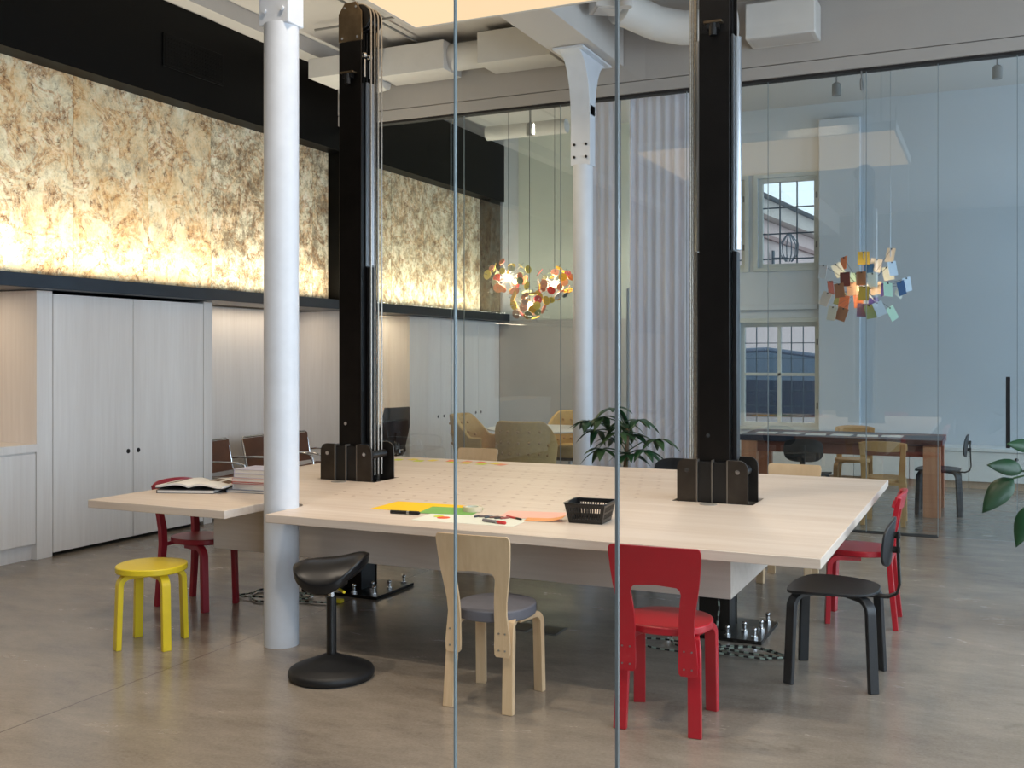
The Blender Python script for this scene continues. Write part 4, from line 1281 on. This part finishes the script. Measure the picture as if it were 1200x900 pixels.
# x, y on the lamp front (photo order), depth, colour, tilt
NT = [(0, .33, .0, 0, 0), (0, .1, -.2, 1, 2), (.03, -.06, -.25, 0, -3), (-.17, .1, -.15, 2, 3), (-.22, -.02, -.2, 1, 8), (-.1, -.0, -.1, 4, 4), (.11, .08, -.2, 3, 2), (.26, -.02, -.16, 5, -6), (.3, .2, -.1, 10, 8), (.26, .36, .1, 12, -6),
      (.01, -.23, -.15, 8, -4), (.11, -.17, -.05, 6, 6), (.09, -.25, -.22, 9, 10), (.18, -.22, -.2, 10, 24), (-.3, -.26, -.18, 3, -10), (-.2, -.27, -.2, 1, -20), (-.38, -.1, -.1, 12, -24), (-.42, .2, 0, 10, -6), (-.27, .22, .1, 3, 26), (-.23, .3, .2, 11, 10),
      (.11, .26, .12, 12, -14), (.04, .2, .1, 7, 0), (.36, -.02, .1, 3, -30), (.38, .0, 0, 7, 20), (.28, -.26, .1, 5, 30), (-.2, -.13, 0, 11, -12), (-.35, .03, .1, 2, 4), (.2, -.0, .1, 6, 10), (-.06, -.12, .1, 11, 4), (.43, .04, .05, 10, 14),
      (.1, .02, .26, 4, 6), (-.12, .12, .26, 5, -8), (-.02, -.1, .3, 12, 0), (.22, .18, .28, 3, 12), (-.28, -.08, .28, 9, -16), (.02, .27, .25, 8, 3)]
w = MB()
for i, (x, z, d, ci, tl) in enumerate(NT):
    rr = random.Random(i + 30)
    wv = Vector((x, d, z))
    yaw = math.atan2(x, .45) * .9 if d <= .05 else rr.uniform(-1, 1)
    mat = Matrix.Translation(wv) @ Matrix.Rotation(yaw + rr.uniform(-.2, .2) + .15, 4, 'Z') @ Matrix.Rotation(R(-tl), 4, 'Y') @ Matrix.Rotation(rr.uniform(-.25, .1), 4, 'X')
    mb = MB()
    mb.M = mat
    hw, hh = (.052, .075) if i % 5 else (.06, .07)
    mb.box(-hw, -.0012, -hh, hw, .0012, hh)
    mb.build('note', pmn[ci], t, 0, 0)
    top = mat @ Vector((0, -.004, hh - .01))
    w.cyl(wv * .15, top, .0018, n=5)
    w.ball(top, .009, 6)
w.build('wires', M['steeldark'], t)
MB().ball((0, -.02, -.02), .05, 14).build('bulb', M['bulb'], t)
for dx in (0, .27):
    MB().cyl((dx, 0, .0 if dx == 0 else .33), (dx, 0, ZC - NC.z), .003, n=6).build('cord', M['alu'], t)

# ================================================================ PLANTS
def leafshape(mb, base, d, up, L, W, droop=.25):
    d = Vector(d).normalized()
    side = d.cross(Vector(up))
    if side.length < 1e-3:
        side = Vector((1, 0, 0))
    side.normalize()
    nrm = side.cross(d).normalized()
    n = 7
    vs, fs = [], []
    for i in range(n + 1):
        q = i / n
        c = Vector(base) + d * (L * q) - Vector((0, 0, 1)) * (droop * L * q * q)
        wd = W * (sin(pi * q ** .8)) ** .9 * .5 + .0006
        vs += [c - side * wd + nrm * wd * .25, c, c + side * wd + nrm * wd * .25]
    for i in range(n):
        for k in (0, 1):
            fs.append((3 * i + k, 3 * i + k + 1, 3 * i + k + 4, 3 * i + k + 3))
    mb.add(vs, fs)
t = thing('potted_plant', 'leafy plant with finger shaped leaf clusters behind the table, by the curtain', 'plant', (-2.97, 8.72, 0))
MB().lathe([(0, 0), (.13, 0), (.17, .3), (.175, .32), (.155, .32), (.15, .28), (0, .28)], n=32).build('pot', M['pot'], t)
MB().lathe([(0, .281), (.15, .281)], n=24).build('soil', M['soil'], t)
MB().tube([(.01, 0, .28), (.0, .01, .5), (.02, 0, .7), (.03, 0, .96)], .02, 10, rs=[.026, .022, .02, .016]).build('trunk', M['bark'], t)
rr = random.Random(5)
cl = [(-.18, -.05, 1.06), (-.06, -.1, 1.14), (-.26, .02, .93), (.0, -.12, .93), (-.1, .05, .86), (.14, -.04, 1.04), (.3, .0, .87), (.22, -.1, .78), (.08, -.12, .74), (-.04, .1, 1.0), (-.3, -.08, 1.02), (.06, .05, .9), (-.16, -.12, .78)]
for i, p in enumerate(cl):
    p = Vector(p)
    s0 = Vector((.02, 0, min(.95, p.z - .12)))
    k = MB().tube([s0, (s0 + p) / 2 + Vector((0, 0, .03)), p], .005, 6).build('stalk', M['leaf'], t)
    mb = MB()
    out = (p - Vector((0, 0, p.z))).normalized()
    n = 6
    for j in range(n):
        a = 2 * pi * j / n + rr.uniform(-.3, .3)
        d = Vector((cos(a), sin(a), rr.uniform(-.25, .25))) + out * .35
        leafshape(mb, p, d, (0, 0, 1), rr.uniform(.16, .23), rr.uniform(.06, .082), rr.uniform(.25, .7))
    mb.build('leaf_cluster', M['leafdk'] if i % 3 else M['leaf'], t, 0, 70, .0012)
t = thing('potted_plant', 'broad leaved plant reaching in from the right photo edge', 'plant', (.47, 6.8, 0))
MB().lathe([(0, 0), (.15, 0), (.2, .38), (.205, .42), (.185, .42), (.18, .38), (0, .38)], n=32).build('pot', M['pot'], t)
MB().lathe([(0, .381), (.18, .381)], n=24).build('soil', M['soil'], t)
CAMW = (.0, -.95, .35)
lv = [((-.32, -.11, .93), (-.9, -.42, .3), .22, .1), ((-.37, -.13, .89), (-.68, -.31, -.72), .25, .13), ((-.25, -.1, 1.06), (-.9, -.4, .3), .18, .08), ((-.27, -.1, .74), (-.35, -.15, -.9), .24, .11),
      ((.1, .1, 1.15), (.6, .3, .2), .26, .12), ((.15, -.1, .95), (.8, -.3, .0), .26, .12), ((.0, .15, .9), (-.2, .9, .1), .26, .12)]
for b, d, L, W in lv:
    MB().tube([(0, 0, .38), (b[0] * .3, b[1] * .3, .38 + (b[2] - .38) * .7), (b[0] * .7, b[1] * .7, b[2] + .03), b], .006, 7).build('stalk', M['leaf'], t)
    mb = MB()
    leafshape(mb, b, d, CAMW if b[0] < 0 and b[1] < 0 else (0, 0, 1), L, W, .12)
    mb.build('leaf', M['leafdk'], t, 0, 70, .0012)

# ================================================================ OUTSIDE THE WINDOWS
sbox('ground_outside', pm('street asphalt', C(120, 122, 126), .8, var=.15, scale=2), (-40, YB + .35, -.1, 30, 70, .3))
t = thing('house', 'pink rendered house with grey eaves across the street', 'building', (-5.3, 26.2, -.05), R(-5.1))
MB().box(-9, -6, 0, 0, 24, 5.1).build('wall', pm('pink render', C(236, 214, 210), .9, var=.03), t)
MB().box(-9.2, -6.2, 5.12, .28, 24.2, 5.5).build('cornice', pm('cream cornice', C(230, 220, 212), .8), t)
MB().box(-9.2, -6.1, 4.62, .1, 24.1, 4.72).build('string_course', pm('brown moulding', C(180, 150, 146), .8), t)
MB().add([(.5, -6.4, 5.52), (.5, 24.4, 5.52), (-4.5, 24.4, 7.3), (-4.5, -6.4, 7.3), (-9.5, -6.4, 5.52), (-9.5, 24.4, 5.52)], [(0, 1, 2, 3), (3, 2, 5, 4), (0, 3, 4), (1, 5, 2), (0, 4, 5, 1)]).build('roof', pm('slate roof', C(118, 138, 152), .7, var=.1), t)
MB().box(0, -4, -0, .04, 24, 1.1).build('plinth', pm('grey plinth', C(120, 126, 134), .8), t)
t = thing('wall_lantern', 'iron bracket lantern on the pink house wall', 'lantern', (-5.15, 26.9, 4.0), R(-5)); t.scale = (.75, .75, .75)
MB().lathe([(.1, 0), (.28, .25), (.3, .6), (.22, .8), (.05, .95)], (.55, 0, 0), 16).build('glass', M['wglass'], t)
mb = MB().box(.0, -.03, .1, .5, .03, .16).box(-.02, -.08, -.1, .04, .08, .4)
for k in range(6):
    a = k * pi / 3
    mb.tube([(.55 + .1 * cos(a), .1 * sin(a), 0), (.55 + .29 * cos(a), .29 * sin(a), .25), (.55 + .31 * cos(a), .31 * sin(a), .6), (.55 + .05 * cos(a), .05 * sin(a), .95)], .022, 6)
mb.build('bracket', M['framedk'], t)
# car
t = thing('car', 'dark blue car parked outside the lower window', 'car', (-3.3, 17.6, .3), R(14))
prof = [(-2.1, .32), (2.1, .32), (2.16, .5), (2.1, .72), (1.2, .86), (.55, 1.34), (-.2, 1.44), (-1.1, 1.4), (-1.75, .98), (-2.1, .9), (-2.16, .6)]
carp = pm('dark blue car paint', C(60, 78, 104), .25, .3, coat=.6)
MB().prism(prof, -.86, .86, (), lambda x, y, d: (x, d * (1 - .13 * max(0, (y - .86) / .6)), y)).build('body', carp, t, .05)
for s in (-1, 1):
    MB().prism([(-1.55, .93), (1.0, .9), (.5, 1.27), (-.2, 1.36), (-1.05, 1.32)], s * .80, s * .845, (), lambda x, y, d: (x, d * (1 - .13 * max(0, (y - .86) / .6)) + s * .018, y)).build('side_window', pm('tinted glass', C(120, 140, 160), .1), t)
    for wx in (-1.35, 1.35):
        w_ = MB().cyl((wx, s * .7, .33), (wx, s * .89, .33), .33, n=28).build('wheel', M['rubber'], t)
        MB().cyl((wx, s * .88, .33), (wx, s * .9, .33), .2, n=18).build('rim', M['alu'], w_)
MB().prism([(1.16, .9), (.58, 1.3)], -.7, .7) if False else None
MB().add([(1.2, -.72, .9), (1.2, .72, .9), (.6, .66, 1.33), (.6, -.66, 1.33), (1.18, -.72, .87), (1.18, .72, .87), (.56, .66, 1.31), (.56, -.66, 1.31)], [(0, 1, 2, 3), (4, 7, 6, 5), (0, 4, 5, 1), (1, 5, 6, 2), (2, 6, 7, 3), (3, 7, 4, 0)]).build('windscreen', pm('pale glass', C(190, 206, 220), .1), t)
t = thing('shrub', 'green shrub outside the lower window, left of the car', 'shrub', (-3.95, 15.75, .3))
rr = random.Random(3)
mb = MB()
for i in range(700):
    d = Vector((rr.gauss(0, 1), rr.gauss(0, 1), rr.gauss(0, 1))).normalized()
    p = Vector((d.x * .42, d.y * .4, .75 + d.z * .62)) * rr.uniform(.75, 1.0)
    leafshape(mb, p, d + Vector((rr.uniform(-.5, .5), rr.uniform(-.5, .5), .2)), (0, 0, 1), .12, .06, .2)
mb.build('foliage', pm('olive leaves', C(92, 106, 70), .7, var=.4, scale=3), t, 0, 0)
MB().cyl((0, 0, 0), (0, 0, .8), .03, n=8).build('stem', M['bark'], t)

# ================================================================ LIGHT, WORLD, CAMERA
def area(name, loc, rot, sx, sy, P, col, spread=180):
    l = bpy.data.lights.new(name, 'AREA')
    l.shape = 'RECTANGLE'
    l.size, l.size_y = sx, sy
    l.energy = P
    l.color = col
    l.spread = R(spread)
    o = bpy.data.objects.new(name, l)
    COL.objects.link(o)
    o.location = loc
    o.rotation_euler = rot
    return o
def spotl(name, loc, to, P, col, ang=70, blend=.6, r=.05):
    l = bpy.data.lights.new(name, 'SPOT')
    l.energy, l.color, l.spot_size, l.spot_blend, l.shadow_soft_size = P, col, R(ang), blend, r
    o = bpy.data.objects.new(name, l)
    COL.objects.link(o)
    o.location = loc
    o.rotation_euler = (Vector(to) - Vector(loc)).to_track_quat('-Z', 'Y').to_euler()
    return o
COOL = (.72, .85, 1.0)
WARM = (1.0, .80, .56)
# daylight entering through the shop windows
for (a, b), P in zip(RW, (270, 220, 135)):
    area('daylight', (3.96, (a + b) / 2, 2.3), (0, R(90), 0), 3.6, b - a, P, COOL if b < 9 else (.52, .73, 1.0))
# light strips in the ledge below the stone panels
for a, b, P in ((3.8, 6.8, 36), (6.8, 9.85, 32), (10.22, 13.75, 38)):
    area('ledge_strip', (-6.74, (a + b) / 2, 2.245), (R(180), R(6), 0), .04, b - a, P, (1.0, .94, .76))
# under-ledge lamps in the niches
area('niche_lamp', (-7.15, 4.7, 2.115), (0, 0, 0), .1, 1.6, 6, WARM)
area('niche_lamp', (-7.2, 10.8, 2.115), (0, 0, 0), .1, 1.1, 6, WARM)
area('niche_lamp', (-7.2, 8.9, 2.115), (0, 0, 0), .1, 1.8, 4, WARM)
# ceiling spots, plus added fill spots for the table and far column
for x, y in ((-5.2, 2.6), (-3.0, 2.9), (-1.0, 2.9), (.6, 3.2)):
    spotl('ceiling_and_fill_spot', (x, y, 4.85), (x, y + .5, 0), 130 if x > -5 else 90, (1.0, .86, .70), 95, .8, .06)
for x in (-3.4, -1.9):
    spotl('ceiling_and_fill_spot', (x, 7.6, 4.85), (x, 6.4, .76), 140, (1.0, .82, .62), 80, .8, .08)  # added fill, tops up the luminous panel's light on the table
spotl('ceiling_and_fill_spot', (-2.8, 4.1, 4.85), (-2.7, 5.4, .76), 140, (1.0, .82, .62), 85, .8, .08)  # added fill for the table from the front
spotl('ceiling_and_fill_spot', (-4.7, 7.9, 4.85), (-3.6, 9.3, 2.2), 70, WARM, 60, .8, .06)  # added fill, warms the far column
spotl('ceiling_and_fill_spot', (-2.87, 8.48, 4.59), (-2.95, 8.6, 0), 40, WARM, 80, .8, .05)
spotl('ceiling_and_fill_spot', (-5.0, 11.4, 4.4), (-4.8, 12.9, 1.6), 260, (1.0, .9, .72), 100, .8, .05)
for p, P in (((-5.11, 10.86, 2.5), 14), ((-4.57, 10.25, 2.145), 10), ((-4.78, 11.46, 2.46), 14), (tuple(NC), 8)):
    l = bpy.data.lights.new('pendant_bulb', 'POINT')
    l.energy, l.color, l.shadow_soft_size = P, WARM, .05
    o = bpy.data.objects.new('pendant_bulb', l)
    COL.objects.link(o)
    o.location = (p[0] + .02, p[1] - .09, p[2] + .02)

wd_ = bpy.data.worlds.new('sky')
SC.world = wd_
wd_.use_nodes = True
nt = wd_.node_tree
nt.nodes.clear()
out = nt.nodes.new('ShaderNodeOutputWorld')
bg = nt.nodes.new('ShaderNodeBackground')
bg.inputs[0].default_value = (.80, .90, 1.0, 1)
bg.inputs[1].default_value = 1.35
nt.links.new(bg.outputs[0], out.inputs[0])

cam = bpy.data.cameras.new('camera')
cam.sensor_width = 36
cam.lens = 1212 / 1200 * 36
cam.shift_y = -33 / 1200
cam.clip_start = .05
co = bpy.data.objects.new('camera', cam)
COL.objects.link(co)
co.location = (0, 0, 1.6)
co.rotation_euler = (R(90), 0, R(25))
SC.camera = co
SC.view_settings.view_transform = 'Standard'
SC.view_settings.look = 'None'
SC.view_settings.gamma = 1
SC.view_settings.exposure = .25
SC.view_settings.use_curve_mapping = False
cy = SC.cycles
cy.use_denoising = True
cy.max_bounces = 9
cy.diffuse_bounces = 4
cy.glossy_bounces = 5
cy.transparent_max_bounces = 24
cy.transmission_bounces = 8
cy.caustics_reflective = False
cy.caustics_refractive = False
cy.sample_clamp_indirect = 4
